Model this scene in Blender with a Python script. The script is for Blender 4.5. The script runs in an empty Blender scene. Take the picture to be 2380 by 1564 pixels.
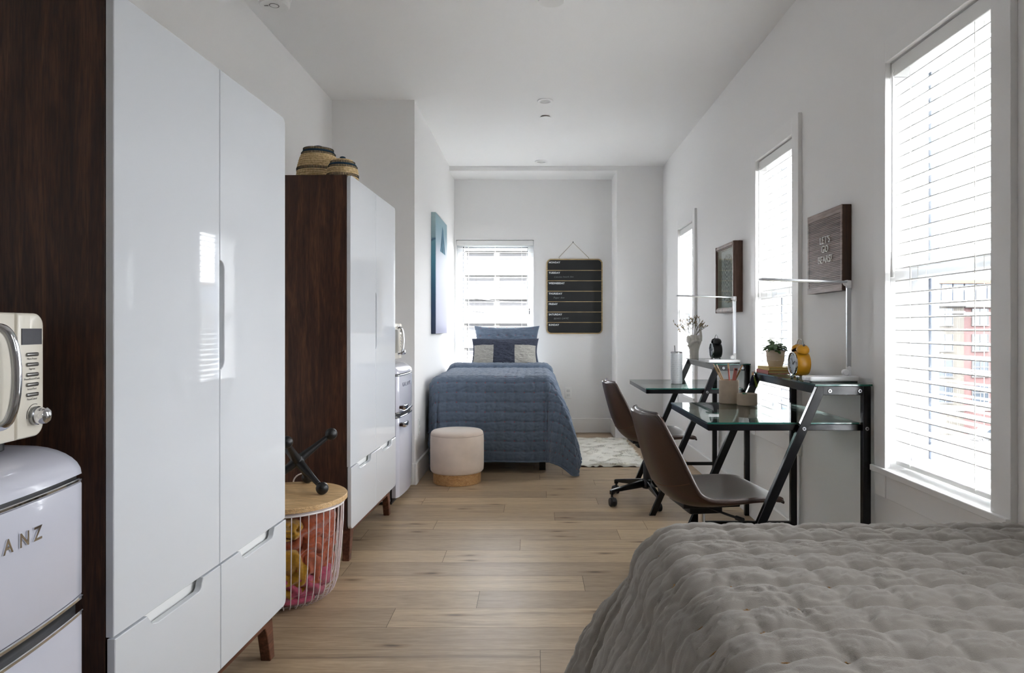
import bpy, bmesh, math, random
import numpy as np
from mathutils import Vector, Matrix, Euler
SC = bpy.context.scene
COL = SC.collection
PI = math.pi
rnd = random.Random(7)

# ------------------------------------------------------------------ materials
def lin(c):
    return tuple(((v / 255) / 12.92 if v / 255 <= 0.04045 else ((v / 255 + 0.055) / 1.055) ** 2.4) for v in c)
MATS = {}
def mat(name, rgb, rough=0.5, metal=0.0, spec=0.5, coat=0.0, bump=0.0, bscale=200.0, vary=0.0, vscale=8.0, stretch=(1, 1, 1), sheen=0.0, trans=0.0):
    """procedural principled material; vary = colour variation by noise, bump = noise relief"""
    if name in MATS:
        return MATS[name]
    m = bpy.data.materials.new(name); m.use_nodes = True
    nt = m.node_tree; b = nt.nodes['Principled BSDF']
    c = lin(rgb) + (1,)
    b.inputs['Base Color'].default_value = c
    b.inputs['Roughness'].default_value = rough
    b.inputs['Metallic'].default_value = metal
    b.inputs['Specular IOR Level'].default_value = spec
    b.inputs['Coat Weight'].default_value = coat
    b.inputs['Coat Roughness'].default_value = 0.03
    b.inputs['Sheen Weight'].default_value = sheen
    if trans:
        b.inputs['Transmission Weight'].default_value = trans
    tc = nt.nodes.new('ShaderNodeTexCoord'); mp = nt.nodes.new('ShaderNodeMapping')
    mp.inputs['Scale'].default_value = stretch
    nt.links.new(tc.outputs['Object'], mp.inputs['Vector'])
    if vary:
        n = nt.nodes.new('ShaderNodeTexNoise'); n.inputs['Scale'].default_value = vscale; n.inputs['Detail'].default_value = 5
        nt.links.new(mp.outputs['Vector'], n.inputs['Vector'])
        r = nt.nodes.new('ShaderNodeValToRGB')
        r.color_ramp.elements[0].position = 0.3; r.color_ramp.elements[1].position = 0.7
        r.color_ramp.elements[0].color = tuple(v * (1 - vary) for v in c[:3]) + (1,)
        r.color_ramp.elements[1].color = tuple(min(1, v * (1 + vary)) for v in c[:3]) + (1,)
        nt.links.new(n.outputs['Fac'], r.inputs['Fac']); nt.links.new(r.outputs['Color'], b.inputs['Base Color'])
    if bump:
        n2 = nt.nodes.new('ShaderNodeTexNoise'); n2.inputs['Scale'].default_value = bscale; n2.inputs['Detail'].default_value = 3
        nt.links.new(mp.outputs['Vector'], n2.inputs['Vector'])
        bp = nt.nodes.new('ShaderNodeBump'); bp.inputs['Strength'].default_value = bump; bp.inputs['Distance'].default_value = 0.004
        nt.links.new(n2.outputs['Fac'], bp.inputs['Height']); nt.links.new(bp.outputs['Normal'], b.inputs['Normal'])
    MATS[name] = m
    return m

def nodes_of(m):
    nt = m.node_tree
    return nt, nt.nodes, nt.links, nt.nodes['Principled BSDF']

def ramp(nt, stops):
    r = nt.nodes.new('ShaderNodeValToRGB')
    el = r.color_ramp.elements
    while len(el) < len(stops):
        el.new(0.5)
    for e, (p, c) in zip(el, stops):
        e.position = p; e.color = lin(c) + (1,)
    return r

def wood(name, dark, mid, light, axis='z', rough=0.4, scale=1.0, spec=0.4):
    """streaky wood grain running along one axis of the object"""
    if name in MATS:
        return MATS[name]
    m = mat(name, mid, rough=rough, spec=spec)
    nt, N, L, b = nodes_of(m)
    tc = N.new('ShaderNodeTexCoord'); mp = N.new('ShaderNodeMapping')
    k = {'x': (1.1, 14, 14), 'y': (14, 1.1, 14), 'z': (14, 14, 1.1)}[axis]
    mp.inputs['Scale'].default_value = tuple(v * scale for v in k)
    L.new(tc.outputs['Object'], mp.inputs['Vector'])
    n1 = N.new('ShaderNodeTexNoise'); n1.inputs['Scale'].default_value = 1.0; n1.inputs['Detail'].default_value = 8
    n1.inputs['Roughness'].default_value = 0.62; n1.inputs['Distortion'].default_value = 1.2
    L.new(mp.outputs['Vector'], n1.inputs['Vector'])
    r = ramp(nt, [(0.28, dark), (0.5, mid), (0.72, light)])
    L.new(n1.outputs['Fac'], r.inputs['Fac'])
    mp2 = N.new('ShaderNodeMapping'); mp2.inputs['Scale'].default_value = tuple(v * scale * 9 for v in k)
    L.new(tc.outputs['Object'], mp2.inputs['Vector'])
    n2 = N.new('ShaderNodeTexNoise'); n2.inputs['Scale'].default_value = 1.0; n2.inputs['Detail'].default_value = 2
    L.new(mp2.outputs['Vector'], n2.inputs['Vector'])
    mx = N.new('ShaderNodeMix'); mx.data_type = 'RGBA'; mx.blend_type = 'MULTIPLY'; mx.inputs[0].default_value = 0.9
    r2 = ramp(nt, [(.34, (196, 190, 186)), (.62, (255, 255, 255))]); L.new(n2.outputs['Fac'], r2.inputs['Fac'])
    L.new(r.outputs['Color'], mx.inputs[6]); L.new(r2.outputs['Color'], mx.inputs[7])
    g = N.new('ShaderNodeBrightContrast'); g.inputs['Bright'].default_value = 0.0
    L.new(mx.outputs[2], g.inputs['Color'])
    L.new(g.outputs['Color'], b.inputs['Base Color'])
    return m

def thin_glass(name, tint=(255, 255, 255), rough=0.0, fac=1.0, haze=0.0):
    """thin pane: clear with fresnel reflections"""
    if name in MATS:
        return MATS[name]
    m = bpy.data.materials.new(name); m.use_nodes = True
    nt = m.node_tree; N = nt.nodes; L = nt.links
    N.remove(N['Principled BSDF']); out = N['Material Output']
    t = N.new('ShaderNodeBsdfTransparent'); t.inputs['Color'].default_value = lin(tint) + (1,)
    g = N.new('ShaderNodeBsdfGlossy'); g.inputs['Roughness'].default_value = rough
    ge = N.new('ShaderNodeNewGeometry'); dt = N.new('ShaderNodeVectorMath'); dt.operation = 'DOT_PRODUCT'
    L.new(ge.outputs['Incoming'], dt.inputs[0]); L.new(ge.outputs['Normal'], dt.inputs[1])
    def mth(op, a, b_=None):
        n = N.new('ShaderNodeMath'); n.operation = op
        L.new(a, n.inputs[0]) if not isinstance(a, float) else setattr(n.inputs[0], 'default_value', a)
        if b_ is not None:
            L.new(b_, n.inputs[1]) if not isinstance(b_, float) else setattr(n.inputs[1], 'default_value', b_)
        return n.outputs[0]
    c1 = mth('SUBTRACT', 1.0, mth('ABSOLUTE', dt.outputs['Value']))
    fr = mth('MULTIPLY', mth('ADD', mth('MULTIPLY', mth('POWER', c1, 5.0), 0.96), 0.04), fac)
    mx = N.new('ShaderNodeMixShader'); L.new(fr, mx.inputs['Fac'])
    base = t
    if haze:                                  # a little dust on the pane
        tr = N.new('ShaderNodeBsdfTranslucent'); tr.inputs['Color'].default_value = (.95, .97, 1, 1)
        base = N.new('ShaderNodeMixShader'); base.inputs[0].default_value = haze
        L.new(t.outputs[0], base.inputs[1]); L.new(tr.outputs[0], base.inputs[2])
    L.new(base.outputs[0], mx.inputs[1]); L.new(g.outputs[0], mx.inputs[2]); L.new(mx.outputs[0], out.inputs['Surface'])
    MATS[name] = m
    return m

def slat_material():
    m = bpy.data.materials.new('blind_slat_white'); m.use_nodes = True
    nt = m.node_tree; N = nt.nodes; L = nt.links
    b = N['Principled BSDF']; out = N['Material Output']
    b.inputs['Base Color'].default_value = lin((240, 240, 238)) + (1,); b.inputs['Roughness'].default_value = 0.45
    t = N.new('ShaderNodeBsdfTranslucent'); t.inputs['Color'].default_value = lin((240, 240, 236)) + (1,)
    mx = N.new('ShaderNodeMixShader'); mx.inputs[0].default_value = 0.0
    L.new(b.outputs[0], mx.inputs[1]); L.new(t.outputs[0], mx.inputs[2]); L.new(mx.outputs[0], out.inputs['Surface'])
    MATS['slat'] = m
    return m

# ------------------------------------------------------------------ mesh builder
class MB:
    def __init__(s):
        s.v = []; s.f = []; s.m = []
    def add(s, vs, fs, mi=0, M=None):
        o = len(s.v)
        if M is not None:
            vs = [M @ Vector(p) for p in vs]
        s.v += [tuple(p) for p in vs]
        s.f += [tuple(i + o for i in f) for f in fs]
        s.m += [mi] * len(fs)
        return s
    def frombm(s, bm, mi=0, M=None):
        bm.verts.index_update()
        s.add([v.co.copy() for v in bm.verts], [[v.index for v in f.verts] for f in bm.faces], mi, M)
        bm.free(); return s
    def box(s, x0, x1, y0, y1, z0, z1, mi=0, bev=0.0, seg=2, M=None):
        bm = bmesh.new(); bmesh.ops.create_cube(bm, size=1)
        for v in bm.verts:
            v.co = Vector((x0 + (v.co.x + .5) * (x1 - x0), y0 + (v.co.y + .5) * (y1 - y0), z0 + (v.co.z + .5) * (z1 - z0)))
        if bev:
            bmesh.ops.bevel(bm, geom=bm.edges[:], offset=bev, segments=seg, profile=0.5, affect='EDGES')
        return s.frombm(bm, mi, M)
    def prism(s, poly, a, b, axis='x', mi=0, bev=0.0, M=None, seg=1):
        """extrude a 2-D outline; axis x: poly is (y,z); y: (x,z); z: (x,y)"""
        bm = bmesh.new()
        def p3(p, t):
            return {'x': (t, p[0], p[1]), 'y': (p[0], t, p[1]), 'z': (p[0], p[1], t)}[axis]
        lo = [bm.verts.new(p3(p, a)) for p in poly]; hi = [bm.verts.new(p3(p, b)) for p in poly]
        f0 = bm.faces.new(lo); f1 = bm.faces.new(hi); n = len(poly)
        for i in range(n):
            bm.faces.new((lo[i], lo[(i + 1) % n], hi[(i + 1) % n], hi[i]))
        bmesh.ops.recalc_face_normals(bm, faces=bm.faces[:])
        if bev:
            ed = list(set(list(f1.edges) + list(f0.edges)))
            bmesh.ops.bevel(bm, geom=ed, offset=bev, segments=seg, profile=0.5, affect='EDGES')
        bmesh.ops.triangulate(bm, faces=[f for f in bm.faces if len(f.verts) > 4])
        return s.frombm(bm, mi, M)
    def tube(s, pts, r, n=8, mi=0, closed=False, M=None, caps=True):
        pts = [Vector(p) for p in pts]; k = len(pts)
        rs = r if isinstance(r, (list, tuple)) else [r] * k
        T = []
        for i in range(k):
            a = pts[(i - 1) % k] if (closed or i > 0) else pts[i]
            b = pts[(i + 1) % k] if (closed or i < k - 1) else pts[i]
            T.append((b - a).normalized())
        up = Vector((0, 0, 1)) if abs(T[0].z) < 0.9 else Vector((1, 0, 0))
        nrm = (up - T[0] * up.dot(T[0])).normalized()
        vs = []
        for i in range(k):
            nrm = (nrm - T[i] * nrm.dot(T[i])).normalized(); bn = T[i].cross(nrm)
            for j in range(n):
                a = 2 * PI * j / n
                vs.append(pts[i] + (nrm * math.cos(a) + bn * math.sin(a)) * rs[i])
        fs = []
        for i in range(k if closed else k - 1):
            for j in range(n):
                i2 = (i + 1) % k
                fs.append((i * n + j, i * n + (j + 1) % n, i2 * n + (j + 1) % n, i2 * n + j))
        if caps and not closed:
            fs.append(tuple(range(n - 1, -1, -1))); fs.append(tuple((k - 1) * n + j for j in range(n)))
        return s.add(vs, fs, mi, M)
    def lathe(s, prof, n=32, mi=0, M=None, cap=True):
        """prof: list of (r, z)"""
        vs = []; fs = []; k = len(prof)
        for r, z in prof:
            for j in range(n):
                a = 2 * PI * j / n
                vs.append((r * math.cos(a), r * math.sin(a), z))
        for i in range(k - 1):
            for j in range(n):
                fs.append((i * n + j, i * n + (j + 1) % n, (i + 1) * n + (j + 1) % n, (i + 1) * n + j))
        if cap:
            fs.append(tuple(range(n - 1, -1, -1))); fs.append(tuple((k - 1) * n + j for j in range(n)))
        return s.add(vs, fs, mi, M)
    def cyl(s, c, r, h, axis='z', n=20, mi=0, bev=0.0, M=None):
        R = {'z': Matrix(), 'x': Matrix.Rotation(PI / 2, 4, 'Y'), 'y': Matrix.Rotation(-PI / 2, 4, 'X')}[axis]
        e = min(bev, h / 2.01, r * .9) if bev else 0
        prof = [(r - e, 0), (r, e), (r, h - e), (r - e, h)] if e else [(r, 0), (r, h)]
        MM = Matrix.Translation(c) @ R
        return s.lathe(prof, n, mi, (M @ MM) if M is not None else MM)
    def ball(s, c, r, n=16, mi=0, sc=(1, 1, 1), M=None):
        bm = bmesh.new(); bmesh.ops.create_uvsphere(bm, u_segments=n, v_segments=max(6, n // 2 + 2), radius=1)
        for v in bm.verts:
            v.co = Vector((c[0] + v.co.x * r * sc[0], c[1] + v.co.y * r * sc[1], c[2] + v.co.z * r * sc[2]))
        return s.frombm(bm, mi, M)
    def grid(s, P, mi=0, closed_u=False, M=None, flip=False):
        """P: array (nu, nv, 3)"""
        nu, nv = P.shape[:2]
        fs = []
        for i in range(nu if closed_u else nu - 1):
            i2 = (i + 1) % nu
            for j in range(nv - 1):
                f = (i * nv + j, i2 * nv + j, i2 * nv + j + 1, i * nv + j + 1)
                fs.append(f[::-1] if flip else f)
        return s.add([tuple(p) for p in P.reshape(-1, 3)], fs, mi, M)
    def text(s, txt, size, M, mi=0, depth=0.0005, shear=0.0, fat=0.0, space=1.0, align='LEFT'):
        cu = bpy.data.curves.new('lettering', 'FONT'); cu.body = txt; cu.size = size; cu.extrude = depth
        cu.shear = shear; cu.offset = fat; cu.space_character = space; cu.align_x = align; cu.resolution_u = 3
        ob = bpy.data.objects.new('lettering', cu); COL.objects.link(ob)
        dg = bpy.context.evaluated_depsgraph_get()
        me = bpy.data.meshes.new_from_object(ob.evaluated_get(dg))
        s.add([v.co.copy() for v in me.vertices], [list(p.vertices) for p in me.polygons], mi, M)
        bpy.data.objects.remove(ob); bpy.data.meshes.remove(me); bpy.data.curves.remove(cu)
        return s
    def build(s, name, mats, parent=None, loc=(0, 0, 0), smooth=True, ang=38, rot=(0, 0, 0)):
        me = bpy.data.meshes.new(name); me.from_pydata(s.v, [], s.f)
        if not isinstance(mats, (list, tuple)):
            mats = [mats]
        for m in mats:
            me.materials.append(m)
        me.polygons.foreach_set('material_index', s.m)
        me.polygons.foreach_set('use_smooth', [smooth] * len(s.f))
        me.update(); me.validate()
        if smooth:
            me.set_sharp_from_angle(angle=math.radians(ang))
        o = bpy.data.objects.new(name, me); COL.objects.link(o)
        o.location = loc; o.rotation_euler = rot
        if parent is not None:
            o.parent = parent
        return o

def tag(o, label, cat, group=None, kind=None):
    o['label'] = label; o['category'] = cat
    if group: o['group'] = group
    if kind: o['kind'] = kind
    return o
def thing(name, label, cat, loc=(0, 0, 0), rz=0.0, group=None):
    o = bpy.data.objects.new(name, None); COL.objects.link(o)
    o.location = loc; o.rotation_euler = (0, 0, rz); o.empty_display_size = 0.05
    return tag(o, label, cat, group)
def structure(o, label=None):
    o['kind'] = 'structure'
    if label: o['label'] = label
    return o
def struct_root(name, loc=(0, 0, 0), label=None):
    o = bpy.data.objects.new(name, None); COL.objects.link(o); o.location = loc
    return structure(o, label)
def dup(root, loc, rz, label, name=None):
    r = root.copy(); COL.objects.link(r); r.location = loc; r.rotation_euler = (0, 0, rz); r['label'] = label
    for ch in list(root.children):
        c = ch.copy(); COL.objects.link(c); c.parent = r
        for g in list(ch.children):
            d = g.copy(); COL.objects.link(d); d.parent = c
    return r
def Tm(x, y, z, rx=0, ry=0, rz=0):
    return Matrix.Translation((x, y, z)) @ Euler((rx, ry, rz)).to_matrix().to_4x4()
def arc(cx, cy, r, a0, a1, n):
    return [(cx + r * math.cos(a0 + (a1 - a0) * i / n), cy + r * math.sin(a0 + (a1 - a0) * i / n)) for i in range(n + 1)]
def smoothstep(a, b, x):
    t = np.clip((x - a) / (b - a), 0, 1); return t * t * (3 - 2 * t)
def noise2(x, y, seed=0):
    """smooth 2-D gradient noise, numpy arrays in, about -1..1 out"""
    r = np.random.RandomState(seed); perm = r.permutation(256); ang = r.rand(256) * 2 * np.pi
    gx, gy = np.cos(ang), np.sin(ang)
    xi = np.floor(x).astype(int); yi = np.floor(y).astype(int); xf = x - xi; yf = y - yi
    def g(ix, iy, dx, dy):
        h = perm[(perm[ix & 255] + iy) & 255]
        return gx[h] * dx + gy[h] * dy
    u = xf * xf * xf * (xf * (xf * 6 - 15) + 10); v = yf * yf * yf * (yf * (yf * 6 - 15) + 10)
    a = g(xi, yi, xf, yf); b = g(xi + 1, yi, xf - 1, yf); c = g(xi, yi + 1, xf, yf - 1); d = g(xi + 1, yi + 1, xf - 1, yf - 1)
    return ((a * (1 - u) + b * u) * (1 - v) + (c * (1 - u) + d * u) * v) * 1.5

# shared materials
M_wall = mat('wall_paint', (236, 235, 234), rough=0.7, spec=0.25, bump=0.04, bscale=350)
M_ceil = mat('ceiling_paint', (240, 239, 238), rough=0.85, spec=0.15)
M_trim = mat('trim_paint', (236, 235, 234), rough=0.45, spec=0.4)
M_white = mat('white_plastic', (236, 236, 234), rough=0.35)
M_gloss = mat('white_gloss_lacquer', (214, 217, 221), rough=0.03, spec=0.36)
M_walnut = wood('walnut_veneer', (43, 26, 18), (72, 45, 32), (102, 67, 46), 'z', rough=0.45, scale=1.8)
M_walnut_y = wood('walnut_rail', (78, 47, 34), (112, 71, 52), (138, 92, 70), 'y', rough=0.4)
M_chrome = mat('chrome', (225, 226, 230), rough=0.06, metal=1.0)
M_steel = mat('brushed_steel', (170, 172, 175), rough=0.25, metal=1.0)
M_black = mat('black_metal', (12, 12, 14), rough=0.2, spec=0.36)
M_blackp = mat('black_plastic', (20, 20, 22), rough=0.45)
M_darkgap = mat('dark_gap', (22, 22, 24), rough=0.7)
M_glass = thin_glass('window_glass', (253, 253, 253), haze=.0)
M_slat = slat_material()
M_cord = mat('blind_cord', (232, 231, 226), rough=0.8)
M_vinyl = mat('vinyl_frame', (226, 229, 232), rough=0.4)
M_alu = mat('bluish_track', (60, 74, 94), rough=0.4)
SKY = 7.0; EXPO = 2.12

# ================================================================== the room
XL, XL2, XR, YF, YR, YP, YB = -1.415, -0.836, 1.275, -2.3, 4.82, 6.795, 7.21
H = 2.692; ZS = 2.647; XP = 0.816; WT = 0.145
# ---- floor: planks laid across the room
def make_floor():
    mb = MB(); mb.add([(XL - .2, YF - .1, -.004), (XR + .2, YF - .1, -.004), (XR + .2, YB + .2, -.004), (XL - .2, YB + .2, -.004)], [(0, 1, 2, 3)], 1)
    tone = [0.5]; joints = {0: [1.6], 1: [-.542], 2: [-.226], 3: [.214, -1.3], 4: [-.853, .75], 5: [-.43, 1.1], 6: [-.07], 7: [.45, -.9], 8: [-.55, .62], 9: [.12], 10: [-.18, 1.0], 11: [-.7, .4]}
    w = .175; y0 = 2.348; k0 = int((YF - y0) / w) - 1; k1 = int((YB - y0) / w) + 2; g = .0008
    for k in range(k0, k1):
        ya, yb = y0 + k * w, y0 + (k + 1) * w
        xs = sorted(joints.get(k, [rnd.uniform(-1.3, -.5), rnd.uniform(-.1, .7)]))
        xs = [XL - .1] + xs + [XR + .1]
        for a, b in zip(xs[:-1], xs[1:]):
            mb.add([(a + g, ya + g, 0), (b - g, ya + g, 0), (b - g, yb - g, 0), (a + g, yb - g, 0)], [(0, 1, 2, 3)], 0)
            tone.append(rnd.random())
    m = mat('oak_planks', (168, 148, 126), rough=0.42, spec=0.35)
    nt, N, L, b = nodes_of(m)
    at = N.new('ShaderNodeAttribute'); at.attribute_name = 'tone'
    tc = N.new('ShaderNodeTexCoord')
    off = N.new('ShaderNodeCombineXYZ')
    ml = N.new('ShaderNodeMath'); ml.operation = 'MULTIPLY'; ml.inputs[1].default_value = 37.0
    L.new(at.outputs['Fac'], ml.inputs[0]); L.new(ml.outputs[0], off.inputs['X']); L.new(ml.outputs[0], off.inputs['Z'])
    ad = N.new('ShaderNodeVectorMath'); ad.operation = 'ADD'
    L.new(tc.outputs['Object'], ad.inputs[0]); L.new(off.outputs[0], ad.inputs[1])
    def nz(scale, detail, dist=0.0, rough=.55):
        mp = N.new('ShaderNodeMapping'); mp.inputs['Scale'].default_value = scale
        L.new(ad.outputs[0], mp.inputs['Vector'])
        n = N.new('ShaderNodeTexNoise'); n.inputs['Scale'].default_value = 1; n.inputs['Detail'].default_value = detail
        n.inputs['Distortion'].default_value = dist; n.inputs['Roughness'].default_value = rough
        L.new(mp.outputs[0], n.inputs['Vector']); return n
    n1 = nz((1.1, 15, 1), 8, .7, .6)
    r1 = ramp(nt, [(0.22, (142, 123, 103)), (0.40, (192, 170, 142)), (0.75, (216, 193, 162))])
    L.new(n1.outputs['Fac'], r1.inputs['Fac'])
    n2 = nz((14, 240, 1), 3)
    r2 = ramp(nt, [(0.3, (220, 217, 212)), (0.65, (255, 255, 255))])
    L.new(n2.outputs['Fac'], r2.inputs['Fac'])
    mx = N.new('ShaderNodeMix'); mx.data_type = 'RGBA'; mx.blend_type = 'MULTIPLY'; mx.inputs[0].default_value = 1
    L.new(r1.outputs[0], mx.inputs[6]); L.new(r2.outputs[0], mx.inputs[7])
    # tone of each plank
    r3 = ramp(nt, [(0, (217, 213, 210)), (1, (255, 252, 246))]); L.new(at.outputs['Fac'], r3.inputs['Fac'])
    mx2 = N.new('ShaderNodeMix'); mx2.data_type = 'RGBA'; mx2.blend_type = 'MULTIPLY'; mx2.inputs[0].default_value = 1
    L.new(mx.outputs[2], mx2.inputs[6]); L.new(r3.outputs[0], mx2.inputs[7])
    # knots: sparse stretched voronoi spots
    mp = N.new('ShaderNodeMapping'); mp.inputs['Scale'].default_value = (1.5, 5.7, 1)
    L.new(ad.outputs[0], mp.inputs['Vector'])
    nd = nz((5, 22, 1), 4)
    vm = N.new('ShaderNodeVectorMath'); vm.operation = 'MULTIPLY_ADD'; vm.inputs[1].default_value = (.16, .16, 0)
    L.new(nd.outputs['Color'], vm.inputs[0]); L.new(mp.outputs[0], vm.inputs[2])
    vo = N.new('ShaderNodeTexVoronoi'); vo.inputs['Scale'].default_value = 1.0; vo.voronoi_dimensions = '2D'
    L.new(vm.outputs[0], vo.inputs['Vector'])
    r4 = ramp(nt, [(0.0, (96, 84, 76)), (0.025, (140, 126, 114)), (0.06, (222, 214, 206)), (0.13, (255, 255, 255))])
    L.new(vo.outputs['Distance'], r4.inputs['Fac'])
    mx3 = N.new('ShaderNodeMix'); mx3.data_type = 'RGBA'; mx3.blend_type = 'MULTIPLY'; 
    gt = N.new('ShaderNodeMath'); gt.operation = 'GREATER_THAN'; gt.inputs[1].default_value = .45
    sc_ = N.new('ShaderNodeSeparateColor'); L.new(vo.outputs['Color'], sc_.inputs[0]); L.new(sc_.outputs[0], gt.inputs[0])
    gm = N.new('ShaderNodeMath'); gm.operation = 'MULTIPLY'; gm.inputs[1].default_value = .85; L.new(gt.outputs[0], gm.inputs[0]); L.new(gm.outputs[0], mx3.inputs[0])
    L.new(mx2.outputs[2], mx3.inputs[6]); L.new(r4.outputs[0], mx3.inputs[7])
    L.new(mx3.outputs[2], b.inputs['Base Color'])
    bp = N.new('ShaderNodeBump'); bp.inputs['Strength'].default_value = .12; bp.inputs['Distance'].default_value = .002
    L.new(n2.outputs['Fac'], bp.inputs['Height']); L.new(bp.outputs[0], b.inputs['Normal'])
    o = mb.build('floor', [m, mat('plank_gap', (70, 58, 48), rough=.8)], smooth=False)
    a = o.data.attributes.new('tone', 'FLOAT', 'FACE'); a.data.foreach_set('value', tone)
    return structure(o)
make_floor()

def wall_with_holes(name, axis, c0, c1, a0, a1, z0, z1, holes):
    """axis 'x': slab between x=c0..c1 running in y; axis 'y': slab between y=c0..c1 running in x; holes (a0,a1,z0,z1)"""
    mb = MB()
    def bx(p, q, r, s):
        if q - p < 1e-4 or s - r < 1e-4: return
        if axis == 'x': mb.box(c0, c1, p, q, r, s)
        else: mb.box(p, q, c0, c1, r, s)
    p = a0
    for h in sorted(holes):
        bx(p, h[0], z0, z1); bx(h[0], h[1], z0, h[2]); bx(h[0], h[1], h[3], z1); p = h[1]
    bx(p, a1, z0, z1)
    return structure(mb.build(name, M_wall, smooth=False))
# window openings on the long wall: (y0, y1, sill z, head z)
WIN = [(1.893, 2.462, .594, 2.045), (3.352, 3.905, .594, 2.041), (5.462, 6.008, .545, 1.952), (.38, .72, 1.22, 2.045)]  # last, small opening is added out of view to light the grey bed
BW = (-.815, -.002, .60, 2.015)   # back window x0,x1,z0,z1
wall_with_holes('wall_right', 'x', XR, XR + WT, YF, YB + WT, 0, H, WIN)
wall_with_holes('wall_back', 'y', YB, YB + WT, XL2 - .1, XP + .02, 0, H, [BW])
wall_with_holes('wall_left', 'x', XL - .15, XL, YF, YR + .12, 0, H, [])
wall_with_holes('wall_return', 'y', YR, YR + .12, XL, XL2, 0, H, [])
wall_with_holes('wall_left_far', 'x', XL2 - .14, XL2, YR + .12, YB, 0, H, [])
wall_with_holes('wall_pillar', 'x', XP, XR, YP, YB + WT, 0, H, [])
wall_with_holes('wall_front', 'y', YF - .15, YF, XL - .15, XR + WT, 0, H, [])
structure(MB().box(XL2, XP, YP, YB, ZS, H).build('wall_soffit', M_wall, smooth=False))
structure(MB().box(XL - .2, XR + WT, YF - .15, YB + WT, H, H + .12).build('ceiling', M_ceil, smooth=False))

# ---- baseboards
def base(name, x0, x1, y0, y1, h=.15):
    structure(MB().box(x0, x1, y0, y1, 0, h, bev=.003, seg=1).build(name, M_trim, smooth=False))
base('baseboard_right', XR - .018, XR, YF, YP)
base('baseboard_back', XL2 + .018, XP, YB - .018, YB)
base('baseboard_pillar', XP - .018, XP, YP, YB - .018)
base('baseboard_pillar_front', XP - .018, XR - .018, YP - .018, YP)
base('baseboard_left_far', XL2, XL2 + .018, YR - .018, YB)
base('baseboard_return', XL, XL2, YR - .018, YR)
base('baseboard_left', XL, XL + .018, YF, YR - .018)

# ---- windows of the long wall: casing, sill, sash, glass
def side_window(n, y0, y1, z0, z1):
    r = struct_root('window_%d' % n, (XR, (y0 + y1) / 2, z0))
    hw = (y1 - y0) / 2; hh = z1 - z0; cw = .08
    mb = MB()                                   # casing boards, run down past the sill to the apron
    for s in (-1, 1):
        a, b = sorted((s * hw, s * (hw + cw)))
        mb.box(-.02, 0, a, b, -.105, hh + .082, bev=.0015, seg=1)
    mb.box(-.02, 0, -hw, hw, hh, hh + .082, bev=.0015, seg=1)
    mb.box(-.016, 0, -hw, hw, -.105, -.021, bev=.0015, seg=1)
    mb.build('casing', M_trim, r, smooth=False)
    MB().prism([(-.034, -hw - .082), (-.0205, -hw - .082), (-.0205, -hw + .0005), (.0745, -hw + .0005), (.0745, hw - .0005), (-.0205, hw - .0005), (-.0205, hw + .082), (-.034, hw + .082)], -.020, .002, 'z', bev=.002).build('sill', M_trim, r, smooth=False)
    mb = MB(); fx0, fx1, fw = .075, .113, .045
    for s in (-1, 1):
        a, b = sorted((s * hw, s * (hw - fw))); mb.box(fx0, fx1, a, b, 0, hh, bev=.003, seg=1)
    mb.box(fx0 + .001, fx1, -hw + fw, hw - fw, hh - fw, hh, bev=.003, seg=1); mb.box(fx0 + .001, fx1, -hw + fw, hw - fw, 0, fw, bev=.003, seg=1)
    zm = hh * .485
    mb.box(fx0 - .004, fx1, -hw + fw, hw - fw, zm - .02, zm + .03, bev=.003, seg=1)
    mb.build('sash_frame', M_vinyl, r, smooth=False)
    mb = MB()                                   # bluish tracks on the outer face
    for s in (-1, 1):
        a, b = sorted((s * (hw - .004), s * (hw - fw - .012)))
        mb.box(fx1 + .0005, fx1 + .028, a, b, 0.002, hh - .002)
    mb.build('outer_track', M_alu, r, smooth=False)
    MB().box(.104, .107, -hw + fw - .005, hw - fw + .005, zm + .02, hh - fw + .005).build('upper_pane', M_glass, r, smooth=False)
    MB().box(.090, .093, -hw + fw - .005, hw - fw + .005, fw - .005, zm).build('lower_pane', M_glass, r, smooth=False)
    return r
for i, w in enumerate(WIN):
    side_window(i + 1, *w)  # the last one built is the added, unseen light-giving window
def back_window():
    x0, x1, z0, z1 = BW; r = struct_root('window_5', ((x0 + x1) / 2, YB, z0)); hw = (x1 - x0) / 2; hh = z1 - z0
    mb = MB(); f = .062; a, b = .075, .130
    for s in (-1, 1):
        p, q = sorted((s * hw, s * (hw - f))); mb.box(p, q, a, b, 0, hh, bev=.003, seg=1)
    mb.box(-hw + f, hw - f, a + .001, b, hh - f, hh, bev=.003, seg=1).box(-hw + f, hw - f, a + .001, b, 0, f, bev=.003, seg=1)
    mb.build('sash_frame', M_vinyl, r, smooth=False)
    mb = MB()
    for s in (-1, 1):
        p, q = sorted((s * (hw - f), s * (hw - f - .008))); mb.box(p, q, a + .01, b, f, hh - f)
    mb.box(-hw + f, hw - f, a + .01, b, hh - f - .008, hh - f)
    mb.build('gasket', mat('gasket_grey', (120, 126, 132), rough=.6), r, smooth=False)
    MB().box(-hw + f, hw - f, .105, .109, f, hh - f).build('pane', M_glass, r, smooth=False)
    MB().box(-hw + .001, hw - .001, -.012, .0745, -.018, .002, bev=.003).build('sill', M_trim, r, smooth=False)
    MB().box(hw - .050, hw - .042, .066, .0748, .64, .70, bev=.003).build('latch', M_black, r)
back_window()

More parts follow.
